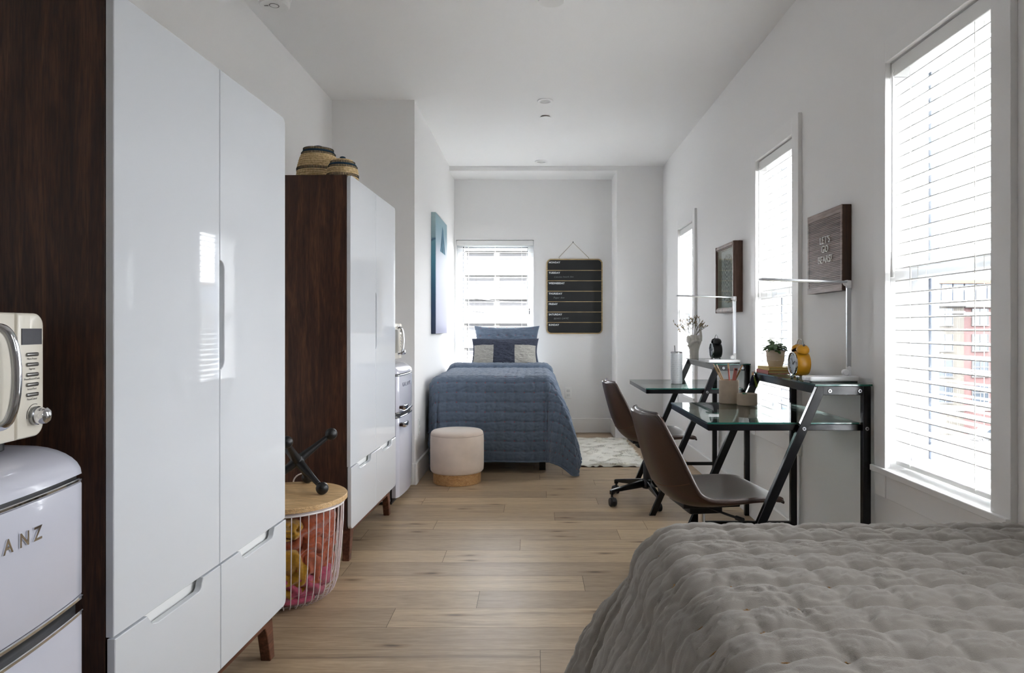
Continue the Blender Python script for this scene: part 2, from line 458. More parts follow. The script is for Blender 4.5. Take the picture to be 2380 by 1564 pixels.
# ---- venetian blinds (things of their own, hung in the openings)
def blind(label, w, hh, loc, rz, wand_side, tilt=3.0, back=False):
    """local: width along x, hangs down from z=0, room side is -y"""
    r = thing('venetian_blind', label, 'window blind', loc, rz, 'white slatted blinds in the windows')
    hw = w / 2
    MB().box(-hw, hw, 0, .055, -.052, -.004, bev=.003).box(-hw, hw, -.006, 0.001, -.056, -.006, bev=.002).build('headrail', M_white, r, smooth=False)
    mb = MB(); z = -.085; t = math.radians(tilt)
    while z > -hh + .055:
        n = 5; vs = []
        for side in (0, 1):
            for j in range(n):
                q = j / (n - 1) * 2 - 1
                y = .03 + q * .025 * math.cos(t); zz = z + q * .025 * math.sin(t) + .0018 * (1 - q * q) + (.0034 if side else 0)
                vs += [(-hw + .006, y, zz), (hw - .006, y, zz)]
        fs = []
        for j in range(n - 1):
            a = 2 * j; fs.append((a, a + 2, a + 3, a + 1)); c = 2 * n + a; fs.append((c, c + 1, c + 3, c + 2))
        fs.append((0, 1, 2 * n + 1, 2 * n)); e = 2 * (n - 1); fs.append((e, 2 * n + e, 2 * n + e + 1, e + 1))
        fs.append(tuple(list(range(0, 2 * n, 2)) + list(range(4 * n - 2, 2 * n - 1, -2)))[::-1]); fs.append(tuple(list(range(1, 2 * n, 2)) + list(range(4 * n - 1, 2 * n, -2))))
        mb.add(vs, fs); z -= .0435
    mb.build('slats', M_slat, r, ang=25)
    MB().box(-hw + .006, hw - .006, .006, .054, -hh + .012, -hh + .030, bev=.004).build('bottom_rail', M_white, r, smooth=False)
    mb = MB()
    for x in ((-hw * .62, hw * .62) if not back else (-hw * .7, 0, hw * .7)):
        for y in (.003, .0575):
            mb.tube([(x, y, -.05), (x, y, -hh + .02)], .0011, 5)
        mb.tube([(x, .03, -.05), (x, .03, -hh + .02)], .0009, 5)
    mb.build('ladder_cord', M_cord, r)
    x = wand_side * (hw - .022 if not back else hw - .085)
    wl = .68
    o = MB().tube([(x, -.004, -.03), (x, -.012, -.05), (x, -.012, -.06)], .002, 6).tube([(x, -.012, -.06), (x, -.013, -wl)], .0042, 8).lathe([(.0042, -wl - .09), (.0075, -wl - .088), (.0055, -wl), (.004, -wl + .004)], 10, M=Tm(x, -.013, 0)).build('tilt_wand', M_white, r)
    return r
names = ['white blind in the tall window directly above the grey quilted bed', 'white blind in the window behind the near desk with the plant',
         'white blind in the window behind the far desk with the dried flowers']
for i, (y0, y1, z0, z1) in enumerate(WIN[:3]):
    blind(names[i], y1 - y0 - .012, z1 - z0 - .006, (XR + .006, (y0 + y1) / 2, z1), -PI / 2, -1)
blind('white blind in the back wall window behind the blue pillow', BW[1] - BW[0] - .012, BW[3] - BW[2] - .006, ((BW[0] + BW[1]) / 2, YB + .004, BW[3]), 0, -1, tilt=2, back=True)

# ---- ceiling fittings
def downlight(x, y, r, label):
    o = thing('recessed_downlight', label, 'ceiling light', (x, y, H), 0, 'round ceiling fittings in a line')
    MB().lathe([(r, 0), (r, -.004), (r * .93, -.007), (r * .68, -.006), (r * .64, .0), (r * .6, -.0005), (r * .0001, -.0005)], 40, cap=False).build('trim_ring', M_trim, o, ang=30)
    MB().lathe([(r * .58, -.001), (r * .5, -.004), (.0001, -.0055)], 32, cap=False).build('lens', mat('frosted_lens', (205, 205, 203), rough=.6), o)
downlight(.079, 4.84, .057, 'second recessed downlight along the ceiling, just in front of the small disc')
downlight(.07, 6.6, .062, 'recessed downlight next to the soffit at the far end of the ceiling')
o = thing('ceiling_disc_light', 'round white surface light cut by the top edge of the picture', 'ceiling light', (.084, 3.31, H))
MB().lathe([(.062, 0), (.066, -.012), (.06, -.026), (.03, -.031), (.0001, -.032)], 40, cap=False).build('diffuser', mat('light_diffuser', (226, 225, 222), rough=.5), o)
MB().lathe([(.07, 0), (.07, -.008), (.064, -.01)], 40, cap=False).build('rim', M_trim, o)
o = thing('sprinkler_cover', 'small flat white disc cover behind the second downlight', 'sprinkler cover', (.088, 5.2, H))
MB().lathe([(.043, -.008), (.043, -.0105), (.0001, -.011)], 32).build('cover_plate', M_white, o)
MB().lathe([(.034, 0), (.034, -.008)], 32).build('collar', mat('shadow_collar', (96, 90, 86), rough=.7), o)
o = thing('smoke_detector', 'round white smoke detector on the ceiling above the wardrobes', 'smoke detector', (-1.245, 3.30, H))
MB().lathe([(.078, 0), (.078, -.012), (.074, -.016)], 48).build('mounting_plate', M_white, o)
MB().lathe([(.066, -.014), (.066, -.022)], 48).build('vent_slot', mat('vent_shadow', (80, 78, 74), rough=.8), o)
MB().lathe([(.071, -.021), (.073, -.026), (.071, -.048), (.064, -.054), (.0001, -.055)], 48).build('body', M_white, o)
MB().lathe([(.023, -.0548), (.023, -.0558), (.02, -.0558), (.02, -.0548)], 32, cap=False, M=Tm(.004, -.012, 0)).build('button_ring', mat('ring_grey', (92, 92, 90), rough=.5), o)
MB().lathe([(.019, -.0545), (.019, -.0562), (.0001, -.0565)], 32, M=Tm(.004, -.012, 0)).build('test_button', M_white, o)
mb = MB()
for k in range(4):
    mb.box(-.042 + k * .005, -.0395 + k * .005, -.016, -.008, -.0556, -.0545)
mb.build('sounder_slots', M_black, o, smooth=False)

# ---- outlets
def outlet(loc, rz, label):
    o = thing('wall_outlet', label, 'power outlet', loc, rz)
    MB().box(-.036, .036, -.006, 0, -.058, .058, bev=.003).build('face_plate', M_white, o)
    mb = MB()
    for z in (-.022, .022):
        mb.box(-.017, .017, -.0078, -.005, z - .014, z + .014, bev=.002)
    mb.build('sockets', mat('socket_grey', (214, 214, 212), rough=.4), o)
    return o
outlet((XL2, 4.995, .385), PI / 2, 'white outlet plate on the wall between the fridge and the blue bed')
outlet((.359, YB, .4155), 0, 'white outlet plate on the back wall half hidden by the blue quilt')

# ================================================================== outside
M_beige = mat('beige_stucco', (54, 51, 45), rough=.9, vary=.12, vscale=.6)
M_brick = mat('red_brick', (62, 42, 40), rough=.9, vary=.2, vscale=.9)
M_conc = mat('pale_concrete', (78, 77, 74), rough=.9, vary=.06, vscale=.5)
M_owin = mat('outside_window', (36, 42, 48), rough=.15)
M_mullion = mat('outside_mullion', (66, 66, 65), rough=.6)
M_deck = mat('parking_deck_inside', (150, 150, 152), rough=.9)
GZ = -11.4
structure(MB().add([(-160, -60, GZ), (220, -60, GZ), (220, 260, GZ), (-160, 260, GZ)], [(0, 1, 2, 3)]).build('exterior_ground', mat('asphalt', (60, 59, 58), rough=.95, vary=.1, vscale=.2), smooth=False))
def facade_building(name, label, x0, x1, y, depth, z1, m, cols, rows, ww, wh, zb):
    b = thing(name, label, 'building', ((x0 + x1) / 2, y, GZ))
    X0, X1 = x0 - (x0 + x1) / 2, x1 - (x0 + x1) / 2
    MB().box(X0, X1, 0, depth, 0, z1 - GZ).build('walls', m, b, smooth=False)
    MB().box(X0 + .01, X1 - .01, -.5, -.01, z1 - GZ - .7, z1 - GZ, bev=.1, seg=1).box(X0 + .01, X1 - .01, -.25, -.01, z1 - GZ - 1.5, z1 - GZ - 1.2).build('cornice', M_conc, b, smooth=False)
    MB().box(X0 + .01, X1 - .01, -.15, -.01, 2.8, 3.4).build('band_course', M_conc, b, smooth=False)
    step = (X1 - X0) / cols
    for j in range(rows):
        for i in range(cols):
            cx = X0 + (i + .5) * step; cz = zb - GZ + j * 3.0
            f = MB().box(cx - ww / 2, cx + ww / 2, -.10, .02, cz, cz + wh).build('window_panes', M_owin, b, smooth=False)
            MB().box(cx - ww / 2 - .1, cx + ww / 2 + .1, -.16, .0, cz - .12, cz).box(cx - .04, cx + .04, -.15, -.05, cz, cz + wh).box(cx - ww / 2, cx + ww / 2, -.15, -.05, cz + wh * .55, cz + wh * .55 + .08).box(cx - ww / 2 - .06, cx - ww / 2, -.15, 0, cz, cz + wh).box(cx + ww / 2, cx + ww / 2 + .06, -.15, 0, cz, cz + wh).build('mullions', M_mullion, f, smooth=False)
    return b
facade_building('beige_corner_building', 'beige corner block seen through the tall window over the grey bed', 45.5, 49.98, 80, 14, 4.2, M_beige, 1, 4, 1.7, 1.9, -7.6)
facade_building('brick_building', 'red brick block beside the beige block through the tall window', 50.0, 66, 80.3, 14, 4.1, M_brick, 4, 4, 1.8, 1.9, -7.6)
b = thing('exterior_rooftop_storey', 'blue grey glazed storey on top of the brick block', 'building', (55, 84, 4.25))
MB().box(-9.5, 12, 0, 9, 0, 2.2).build('glass_walls', mat('bluish_glazing', (46, 56, 70), rough=.2), b, smooth=False)
mb = MB()
for k in range(16):
    MB().box(-9.5 + k * 1.4, -9.4 + k * 1.4, -.1, 0, 0, 2.2).build('mullion', M_mullion, b, smooth=False)
MB().box(-10, 12.5, -.6, 9.5, 2.2, 2.6).build('roof_slab', mat('tan_roof', (84, 62, 40), rough=.8), b, smooth=False)
# parking structure opposite the back window
b = thing('parking_structure', 'pale parking structure outside the back window with stacked white decks', 'building', (-7, 84, GZ))
mb = MB()
for k in range(8):
    z = 1.2 + k * 2.95; mb.box(-22, 22, 0, .35, z, z + 1.25).box(-22, 22, .36, 16, z - .05, z + .25)
mb.build('spandrels', mat('white_spandrel', (120, 119, 117), rough=.8), b, smooth=False)
mb = MB()
for k in range(12):
    mb.box(-22 + k * 4.0 + .1, -21.3 + k * 4.0 + .1, .4, 1.0, 0, 24)
mb.build('columns', M_conc, b, smooth=False)
MB().box(-22, 22, 3, 3.3, 0, 24).build('core_wall', M_deck, b, smooth=False)
mb = MB()
for k in range(8):
    z = 2.45 + k * 2.95
    mb.box(-22, 22, .1, .14, z + .28, z + .31).box(-22, 22, .1, .14, z + .55, z + .58)
    for q in range(45):
        mb.box(-22 + q, -21.97 + q, .1, .14, z, z + .58)
mb.build('railing', M_mullion, b, smooth=False)
def cable(p, q, sag, label):
    pts = []
    for k in range(25):
        t = k / 24; v = Vector(p).lerp(Vector(q), t); v.z -= sag * 4 * t * (1 - t); pts.append(v)
    tag(MB().tube(pts, .022, 6).build('exterior_power_cable', M_blackp), label, 'power cable', 'power cables outside the back window')
cable((-14, 40, 4.6), (4, 40, 2.3), .5, 'upper power cable crossing the back window view')
cable((-14, 41, 4.2), (4, 41, 1.2), .4, 'lower power cable crossing the back window view')
def car(x, y, rgb, label, rz=0):
    c = thing('street_car', label, 'car', (x, y, GZ), rz)
    body = [(-2.1, .35), (-2.1, .8), (-1.5, .95), (-.9, 1.45), (.7, 1.45), (1.3, .98), (2.05, .85), (2.1, .35)]
    MB().prism(body, -.85, .85, 'y', bev=.08, seg=2).build('body', mat('car_paint_%d' % rgb[0], rgb, rough=.2, coat=.5), c)
    MB().prism([(-1.28, .98), (-.85, 1.38), (.62, 1.38), (1.08, .98)], -.87, .87, 'y').build('glazing', M_owin, c, smooth=False)
    for sx in (-1.3, 1.3):
        for sy in (-.88, .68):
            MB().cyl((sx, sy, .33), .33, .2, 'y', 20, bev=.04).build('wheel', M_blackp, c)
    return c
car(50.6, 76.0, (206, 206, 204), 'white car parked in front of the beige block outside')
car(55.8, 76.3, (190, 192, 194), 'silver car parked in front of the brick block outside')

# ================================================================== wardrobes
def round_poly(y0, y1, z0, z1, r, corners, notch=None):
    """outline in (y,z) starting bottom-left anticlockwise; corners = which of bl, br, tr, tl are rounded"""
    p = []
    def cn(k, cx, cy, a):
        if k in corners: p.extend(arc(cx, cy, r, a, a + PI / 2, 6))
        else: p.append((cx + r * (1 if k in ('br', 'tr') else -1), cy + r * (1 if k in ('tr', 'tl') else -1)))
    cn('bl', y0 + r, z0 + r, PI); cn('br', y1 - r, z0 + r, 1.5 * PI); cn('tr', y1 - r, z1 - r, 0)
    if notch and notch[0] == 'top':            # finger notch in the top edge, both ends rounded
        _, a, b, d = notch
        q = [(b + d, z1)] + arc(b, z1, d, 0, -PI / 2, 7)[1:]
        q = [(b + .012, z1), (b + .010, z1 - .006)] + arc(b - .010, z1 - d + .016, .016, 0, -PI / 2, 5) + [(a + .04, z1 - d)] + [(a + .018, z1 - d * .8), (a, z1)]
        p.extend(q)
    cn('tl', y0 + r, z1 - r, .5 * PI)
    if notch and notch[0] == 'left':           # slot in the left edge
        _, a, b, d = notch
        p.extend([(y0, b)] + [(y0 + d * math.sin(t), b - d * (1 - math.cos(t))) for t in (0.4, .8, 1.2, PI / 2)] + [(y0 + d * math.cos(t), a + d - d * math.sin(t)) for t in (0, .4, .8, 1.2)] + [(y0, a)])
    return p
def make_wardrobe(label, loc, rz):
    """x = front (0) towards back (-), y along the width, z up"""
    W, D, Z0, ZS_, ZT, T = .902, .50, .16, .449, 1.81, .018
    r = thing('wardrobe', label, 'wardrobe', loc, rz, 'two matching white and walnut wardrobes')
    s = .02; xf = -T - .001
    mb = MB()
    mb.box(-D, xf, 0, s, Z0, ZT, bev=.001, seg=1).box(-D, xf, W - s, W, Z0, ZT, bev=.001, seg=1)
    mb.box(-D, xf, s, W - s, ZT - s, ZT).box(-D, xf, s, W - s, Z0, Z0 + s).box(-D, -D + .008, s, W - s, Z0 + s, ZT - s)
    mb.build('carcass', M_walnut, r, smooth=False)
    MB().box(-.06, xf - .004, s, W - s, ZS_ - .06, ZS_ + .02).box(-.06, xf - .004, W / 2 - .03, W / 2 + .05, ZS_ + .02, ZT - s).build('recess_lining', M_white, r, smooth=False)
    g = .0018; m = W / 2; rr = .022
    MB().prism(round_poly(0, m - g, ZS_ + g, ZT, rr, ('tl',)), -T, 0, bev=.0016).build('door', M_gloss, r, ang=30)
    MB().prism(round_poly(m + g, W, ZS_ + g, ZT, rr, ('tr',), ('left', .985, 1.285, .024)), -T, 0, bev=.0016).build('door', M_gloss, r, ang=30)
    dx = .003
    MB().prism(round_poly(0, m - g, Z0, ZS_ - g, rr, ('bl',), ('top', .115, .345, .030)), -T + dx, dx, bev=.0016).build('drawer', M_gloss, r, ang=30)
    MB().prism(round_poly(m + g, W, Z0, ZS_ - g, rr, ('br',), ('top', m + .115, m + .345, .030)), -T + dx, dx, bev=.0016).build('drawer', M_gloss, r, ang=30)
    mb = MB()
    for x in (-.042, -D + .02):
        mb.box(x, x + .022, .10, W - .10, .126, Z0)
    for y in (.09, W - .112):
        mb.box(-D + .042, -.042, y, y + .022, .128, Z0)
    mb.build('base_rail', M_walnut_y, r, smooth=False)
    for sy in (0, 1):
        for x in (-.053, -D + .016):
            poly = [(.040, 0), (.072, 0), (.100, .10), (.112, .122), (.135, .130), (.135, Z0), (.062, Z0)]
            if sy: poly = [(W - a, b) for a, b in poly][::-1]
            MB().prism(poly, x, x + .034, bev=.002).build('leg', M_walnut_y, r, smooth=False)
    return r
W1 = make_wardrobe('large white fronted wardrobe beside the cream microwave, nothing standing on its top', (-.8795, 1.4407, 0), math.radians(-2.1))
W2 = dup(W1, (-.8515, 3.198, 0), -math.atan(.0255 / .907), 'white fronted wardrobe with two coiled baskets on its top')

# ================================================================== fridges and microwaves
M_fridge = mat('retro_enamel', (200, 201, 212), rough=.16, spec=.5, coat=.3)
M_cream = mat('cream_plastic', (226, 220, 206), rough=.22, coat=.25)
def make_fridge(label, loc, rz):
    """front at x=0 facing +x; y along the width 0..W (0 = near end)"""
    W, D = .47, .48; B = .016
    r = thing('retro_fridge', label, 'fridge', loc, rz, 'two matching white retro fridges')
    def front(y): t = y / W * 2 - 1; return -B * t * t - .012 * max(0, abs(t) - .9) / .1
    ys = [W * k / 20 for k in range(21)]
    def panel(z0, z1, th, off=0.0):
        poly = [(-th, W * 0 + 0), ] + [(front(y) + off, y) for y in ys] + [(-th, W)]
        return poly, z0, z1
    MB().box(-D, -.062, .004, W - .004, .02, .815, bev=.006).build('body', M_fridge, r)
    MB().box(-.064, -.052, .008, W - .008, .02, .812).build('door_seal', M_darkgap, r, smooth=False)
    # domed top: profile swept across the width
    P = []
    for y in ys:
        t = abs(y / W * 2 - 1); e = max(0, (t - .90) / .10); zt = 1 - .10 * e * e; f = front(y)
        row = [(f, y, .812)]
        for k in range(1, 9):
            a = k / 8 * PI / 2; row.append((f - .105 * (1 - math.cos(a)), y, .812 + .056 * math.sin(a) * zt))
        row += [(-.25, y, .812 + .060 * zt), (-D + .06, y, .812 + .05 * zt), (-D + .01, y, .812 + .03 * zt), (-D, y, .812)]
        P.append(row)
    mb = MB(); mb.grid(np.array(P))
    n = len(P[0]); mb.add([p for p in P[0]], [tuple(range(n))]); mb.add([p for p in P[-1]], [tuple(range(n))[::-1]])
    mb.build('domed_top', M_fridge, r, ang=50)
    def door(z0, z1, nm):
        poly, a, b = panel(z0, z1, .052)
        d = MB().prism([(x, y) for x, y in poly], a, b, 'z', bev=.004, seg=2).build(nm, M_fridge, r)
        return d
    d1 = door(.573, .796, 'freezer_door'); d2 = door(.045, .536, 'fridge_door')
    def strip(z, h, out=.003):
        mb = MB(); pts = [(front(y) + out, y) for y in ys] + [(front(y) - .02, y) for y in ys[::-1]]
        mb.prism(pts, z - h / 2, z + h / 2, 'z', bev=.0015)
        return mb
    strip(.8015, .007).build('top_trim', M_chrome, r); strip(.5695, .008).build('upper_band', M_chrome, r); strip(.5405, .008).build('lower_band', M_chrome, r)
    mb = strip(.555, .026, -.012); mb.build('band_gap', M_blackp, r)
    strip(.807, .008, -.010).build('cap_gap', M_blackp, r)
    MB().box(-D + .05, -.06, .03, W - .03, 0, .045).build('plinth', M_blackp, r, smooth=False)
    # raised lettering, read from the room
    mb = MB()
    for k, ch in enumerate('GALANZ'):
        y = .094 + k * .0375
        mb.text(ch, .034, Matrix.Translation((front(y) - .0005, y, .728)) @ Euler((PI / 2, 0, PI / 2)).to_matrix().to_4x4(), depth=.003, fat=.0006)
    mb.build('raised_lettering', M_chrome, d1, smooth=False)
    for d, z in ((d1, .602), (d2, .494)):
        mb = MB(); y0 = .045
        mb.cyl((front(y0) - .004, y0, z), .017, .034, 'x', 20, bev=.003)
        pts = []
        MBp = [(y0 - .020, .018), (y0 - .018, .034), (y0 + .02, .036), (y0 + .10, .030), (y0 + .135, .020), (y0 + .13, .014), (y0 + .02, .018)]
        mb.prism([(y, x) for x, y in [(q[1] - B * .3, q[0]) for q in MBp]][::-1] if False else [(q[1] - .006, q[0]) for q in MBp], z - .013, z + .013, 'z', bev=.004, seg=2)
        mb.build('door_handle', M_chrome, d)
    return r
F1 = make_fridge('white retro fridge under the cream microwave with large raised lettering cut off', (-.854, .915, 0), math.radians(3.4))
F2 = dup(F1, (-.825, 4.245, 0), math.radians(-1.0), 'white retro fridge with chrome door handles between the second wardrobe and the blue bed')

def make_microwave(label, loc, rz):
    """front x=0 facing +x, y width 0..W, z from 0 (feet)"""
    W, D, Z0, Z1 = .44, .34, .022, .255
    r = thing('retro_microwave', label, 'microwave', loc, rz, 'two matching cream retro microwaves')
    def rp(y0, y1, z0, z1, rad, cs): return round_poly(y0, y1, z0, z1, rad, cs)
    MB().prism(rp(0, W, Z0, Z1, .026, ('bl', 'br', 'tr', 'tl')), -D, -.034, bev=.003).build('body', M_cream, r, ang=30)
    ys = .360
    d = MB().prism(rp(0.002, ys - .001, Z0, Z1, .024, ('bl', 'tl')), -.033, 0, bev=.006, seg=3).build('door', M_cream, r, ang=30)
    MB().prism(rp(ys + .001, W - .002, Z0, Z1, .024, ('br', 'tr')), -.033, 0, bev=.006, seg=3).build('control_panel', M_cream, r, ang=30)
    MB().prism(rp(.04, ys - .070, Z0 + .04, Z1 - .04, .02, ('bl', 'br', 'tr', 'tl')), -.004, .0025, bev=.001).build('door_window', mat('microwave_glass', (168, 164, 152), rough=.05, coat=.6), d, ang=30)
    mb = MB(); y = ys - .064; pts = []
    for k in range(37):
        a = k / 36 * PI; pts.append((.036 * math.sin(a) ** .45, y + .010 * math.sin(a), Z0 + .12 - .086 * math.cos(a)))
    mb.tube(pts, .0082, 16)
    for s in (-1, 1):
        mb.cyl((-.001, y, Z0 + .12 + s * .086), .0115, .008, 'x', 16, bev=.002)
    mb.build('door_handle', M_chrome, d)
    py = ys + .013
    MB().box(0, .0012, py, py + .056, .196, .226).build('display', mat('lcd_dark', (50, 50, 58), rough=.25), r, smooth=False)
    M_btn = mat('satin_button', (150, 148, 146), rough=.3, metal=.9)
    for k in range(5):
        z = .1775 - k * .0188
        b = MB().box(-.001, .0035, py + .012, py + .046, z - .0035, z + .0035, bev=.003, seg=3).build('button', M_btn, r)
        mb = MB(); mb.text(['Micro Power', 'Express', 'Preset/Sensor/Clock', 'Instant/Start', 'Pause/Cancel'][k], .0052, Tm(.0006, py + .029, z - .0098) @ Euler((PI / 2, 0, PI / 2)).to_matrix().to_4x4(), depth=.0001, align='CENTER')
        mb.build('caption', mat('caption_grey', (92, 90, 86), rough=.6), r, smooth=False)
    mb = MB().cyl((-.001, py + .036, .062), .0175, .010, 'x', 28, bev=.002); mb.build('dial_base', M_steel, r)
    MB().lathe([(.0155, 0), (.0165, .006), (.015, .016), (.009, .021), (.0001, .022)], 28, M=Tm(.008, py + .036, .062, 0, PI / 2, 0)).build('dial', M_chrome, r)
    mb = MB()
    mb.tube([(.0006, py + .036 + .022 * math.cos(a), .062 + .022 * math.sin(a)) for a in [math.radians(70 + 10 * k) for k in range(13)]], .0005, 5)
    mb.build('dial_scale', mat('caption_grey', (92, 90, 86)), r)
    mb = None
    for x in (-.05, -D + .05):
        for y in (.05, W - .06):
            MB().cyl((x, y, 0), .013, Z0 + .002, 'z', 14, bev=.002).build('foot', M_blackp, r)
    return r
MW1 = make_microwave('cream retro microwave with chrome dial standing on the closest fridge', (-.918, .890, .872), math.radians(3.4))
MW2 = dup(MW1, (-.900, 4.225, .872), math.radians(-1.0), 'cream retro microwave on the fridge beyond the second wardrobe, only its edge showing')

# ================================================================== coiled baskets on the second wardrobe
def coil_mat():
    m = mat('coiled_grass', (190, 164, 118), rough=.85)
    nt, N, L, b = nodes_of(m)
    tc = N.new('ShaderNodeTexCoord'); sp = N.new('ShaderNodeSeparateXYZ'); L.new(tc.outputs['Object'], sp.inputs[0])
    n = N.new('ShaderNodeTexNoise'); n.inputs['Scale'].default_value = 90; n.inputs['Detail'].default_value = 2; L.new(tc.outputs['Object'], n.inputs['Vector'])
    r = ramp(nt, [(.3, (186, 158, 110)), (.7, (232, 208, 164))]); L.new(n.outputs['Fac'], r.inputs['Fac']); L.new(r.outputs[0], b.inputs['Base Color'])
    return m
M_coil = coil_mat(); M_navyc = mat('dyed_blue_coil', (30, 62, 84), rough=.8, vary=.2, vscale=90); M_stitchd = mat('dark_stitch_coil', (40, 42, 44), rough=.8)
def coil_basket(label, loc, prof, bands, lid_from, coilh):
    """prof: function z -> r; stacked coils, bands = {coil index: 'navy'|'stitch'}"""
    r = thing('coiled_basket', label, 'basket', loc, 0, 'coiled grass baskets with lids')
    zs = prof[-1][1]; n = int(zs / coilh)
    def rad(z):
        for (r0, z0), (r1, z1) in zip(prof[:-1], prof[1:]):
            if z0 <= z <= z1: return r0 + (r1 - r0) * (z - z0) / max(1e-6, z1 - z0)
        return prof[-1][0]
    body, lid = MB(), MB()
    for k in range(n):
        z = (k + .5) * coilh; R = rad(z); mbx = lid if z > lid_from else body; kind = bands.get(k)
        mi = 1 if kind == 'navy' else 0
        mbx.tube([(R * math.cos(a), R * math.sin(a), z) for a in [2 * PI * j / 48 for j in range(48)]], coilh * .56, 8, mi, closed=True)
        if kind == 'stitch':
            m = int(2 * PI * R / .0075)
            for j in range(m):
                a = 2 * PI * j / m; c, s_ = math.cos(a), math.sin(a); q = coilh * .62
                M = Matrix.Translation((R * c, R * s_, z)) @ Matrix.Rotation(a, 4, 'Z')
                mbx.box(0, q, -.0019, .0019, -q * .95, q * .95, 2, bev=.001, seg=1, M=M)
    R = rad(zs - coilh)
    body.lathe([(.0001, .003), (rad(0) , .003)], 40, cap=False)
    lid.lathe([(R, zs - coilh * .4), (R * .55, zs + coilh * .2), (.012, zs + coilh * .5)], 40, 1, cap=False)
    body.build('body', [M_coil, M_navyc, M_stitchd], r); lid.build('lid', [M_coil, M_navyc, M_stitchd], r)
    kr = R * .3
    MB().lathe([(kr, zs - .002), (kr * 1.05, zs + .006), (kr * .95, zs + .014), (kr * .5, zs + .017), (.0001, zs + .0175)], 24).build('lid_knob', M_navyc, r)
    return r
zt = 1.81
coil_basket('larger coiled grass basket with blue banded lid on top of the second wardrobe', (-1.172, 3.745, zt), [(.084, 0), (.103, .05), (.1095, .105), (.107, .15), (.094, .20), (.075, .245), (.07, .26)],
            {11: 'stitch', 18: 'stitch', 19: 'navy', 20: 'stitch'}, .232, .0122)
coil_basket('smaller coiled grass basket with blue knob in front of the larger basket', (-.993, 3.575, zt), [(.060, 0), (.072, .035), (.0755, .07), (.074, .10), (.064, .13), (.045, .155), (.036, .16)],
            {3: 'stitch', 6: 'stitch', 10: 'stitch', 11: 'navy', 12: 'stitch'}, .138, .0112)

# ================================================================== wire basket table, towels, jack
BX, BY = -1.008, 2.80
M_wire = mat('white_wire', (228, 222, 222), rough=.35)
M_oak = wood('light_oak', (204, 164, 114), (224, 188, 138), (236, 206, 160), 'x', rough=.45, scale=2.6)
def wire_table():
    r = thing('wire_basket_table', 'round wooden lidded white wire basket table between the two wardrobes', 'side table', (BX, BY, 0))
    mb = MB(); n = 44
    prof = [(.226, .382), (.224, .30), (.214, .17), (.203, .075), (.188, .035), (.160, .012), (.12, .006)]
    mb.tube([(.227 * math.cos(a), .227 * math.sin(a), .386) for a in [2 * PI * j / 64 for j in range(64)]], .0042, 8, closed=True)
    for R, z in ((.12, .0055), (.06, .0055)):
        mb.tube([(R * math.cos(a), R * math.sin(a), z) for a in [2 * PI * j / 48 for j in range(48)]], .003, 6, closed=True)
    for k in range(n):
        a = 2 * PI * k / n; c, s = math.cos(a), math.sin(a)
        mb.tube([(R * c, R * s, z) for R, z in prof] + [(.06 * c, .06 * s, .0055)], .0021, 6)
    mb.build('wire_basket', M_wire, r)
    MB().lathe([(.217, .384), (.217, .396), (.219, .398)], 64).build('rim_band', M_wire, r)
    MB().lathe([(.236, .398), (.241, .400), (.241, .417), (.239, .4195), (.0001, .4195)], 72).build('lid', M_oak, r, ang=30)
    pts = []
    for k in range(17):
        a = PI * k / 16; pts.append((-.055 * math.cos(a), .2335 + .004, .405 + .052 * math.sin(a) ** .8))
    MB().tube(pts, .0032, 8).build('handle', M_wire, r)
    return r
wire_table()
def terry(name, rgb): return mat(name, rgb, rough=.95, spec=.1, sheen=.4, bump=.55, bscale=1100, vary=.22, vscale=110)
def towel(label, name, m, centre, size, seed, folds, inset=0.0):
    """rumpled towel: a lumpy folded mass kept inside the basket"""
    nu, nv = 96, 60; u = np.linspace(0, 2 * np.pi, nu, endpoint=False); v = np.linspace(0.02, np.pi - .02, nv)
    U, V = np.meshgrid(u, v, indexing='ij')
    X = np.sin(V) * np.cos(U); Y = np.sin(V) * np.sin(U); Z = np.cos(V)
    fx, fy, fz, amp = folds
    ph = X * fx + Y * fy + Z * fz
    d = noise2(X * 1.6 + 3 + Z, Y * 1.6 + Z * 1.3, seed) * .16
    ridge = np.abs(np.sin(ph * 2.6 + 2.2 * noise2(X * 1.2 + Z, Y * 1.2 - Z, seed + 3)))
    R = 1 + d + amp * (ridge ** .55 - .6)
    P = np.stack([centre[0] + size[0] * X * R, centre[1] + size[1] * Y * R, centre[2] + size[2] * Z * R], -1)
    # keep it inside the wires
    dx, dy = P[..., 0] - BX, P[..., 1] - BY; rr = np.sqrt(dx * dx + dy * dy)
    lim = np.interp(P[..., 2], [.0, .03, .075, .17, .30, .38], [.13, .165, .190, .203, .213, .216])
    lim = lim - .005 - inset - .030 * (1 - ridge ** .7)
    f = np.minimum(1, lim / np.maximum(rr, 1e-6))
    P[..., 0] = BX + dx * f; P[..., 1] = BY + dy * f; P[..., 2] = np.clip(P[..., 2], .010, .380)
    mb = MB(); mb.grid(P, closed_u=True)
    mb.add([tuple(p) for p in P[:, 0]], [tuple(range(nu))]); mb.add([tuple(p) for p in P[:, -1]], [tuple(range(nu))[::-1]])
    o = mb.build(name, m, smooth=True, ang=80)
    return tag(o, label, 'towel', 'rumpled towels in the wire basket')
towel('rust orange towel filling the upper part of the wire basket', 'towel', terry('orange_terry', (162, 80, 48)), (BX + .08, BY + .0, .265), (.15, .19, .105), 4, (1.4, .6, -1.1, .17), .012)
towel('second rust orange fold at the front of the wire basket', 'towel', terry('orange_terry', (162, 80, 48)), (BX + .145, BY - .06, .195), (.10, .11, .095), 9, (-1.0, 1.2, 1.2, .16), .004)
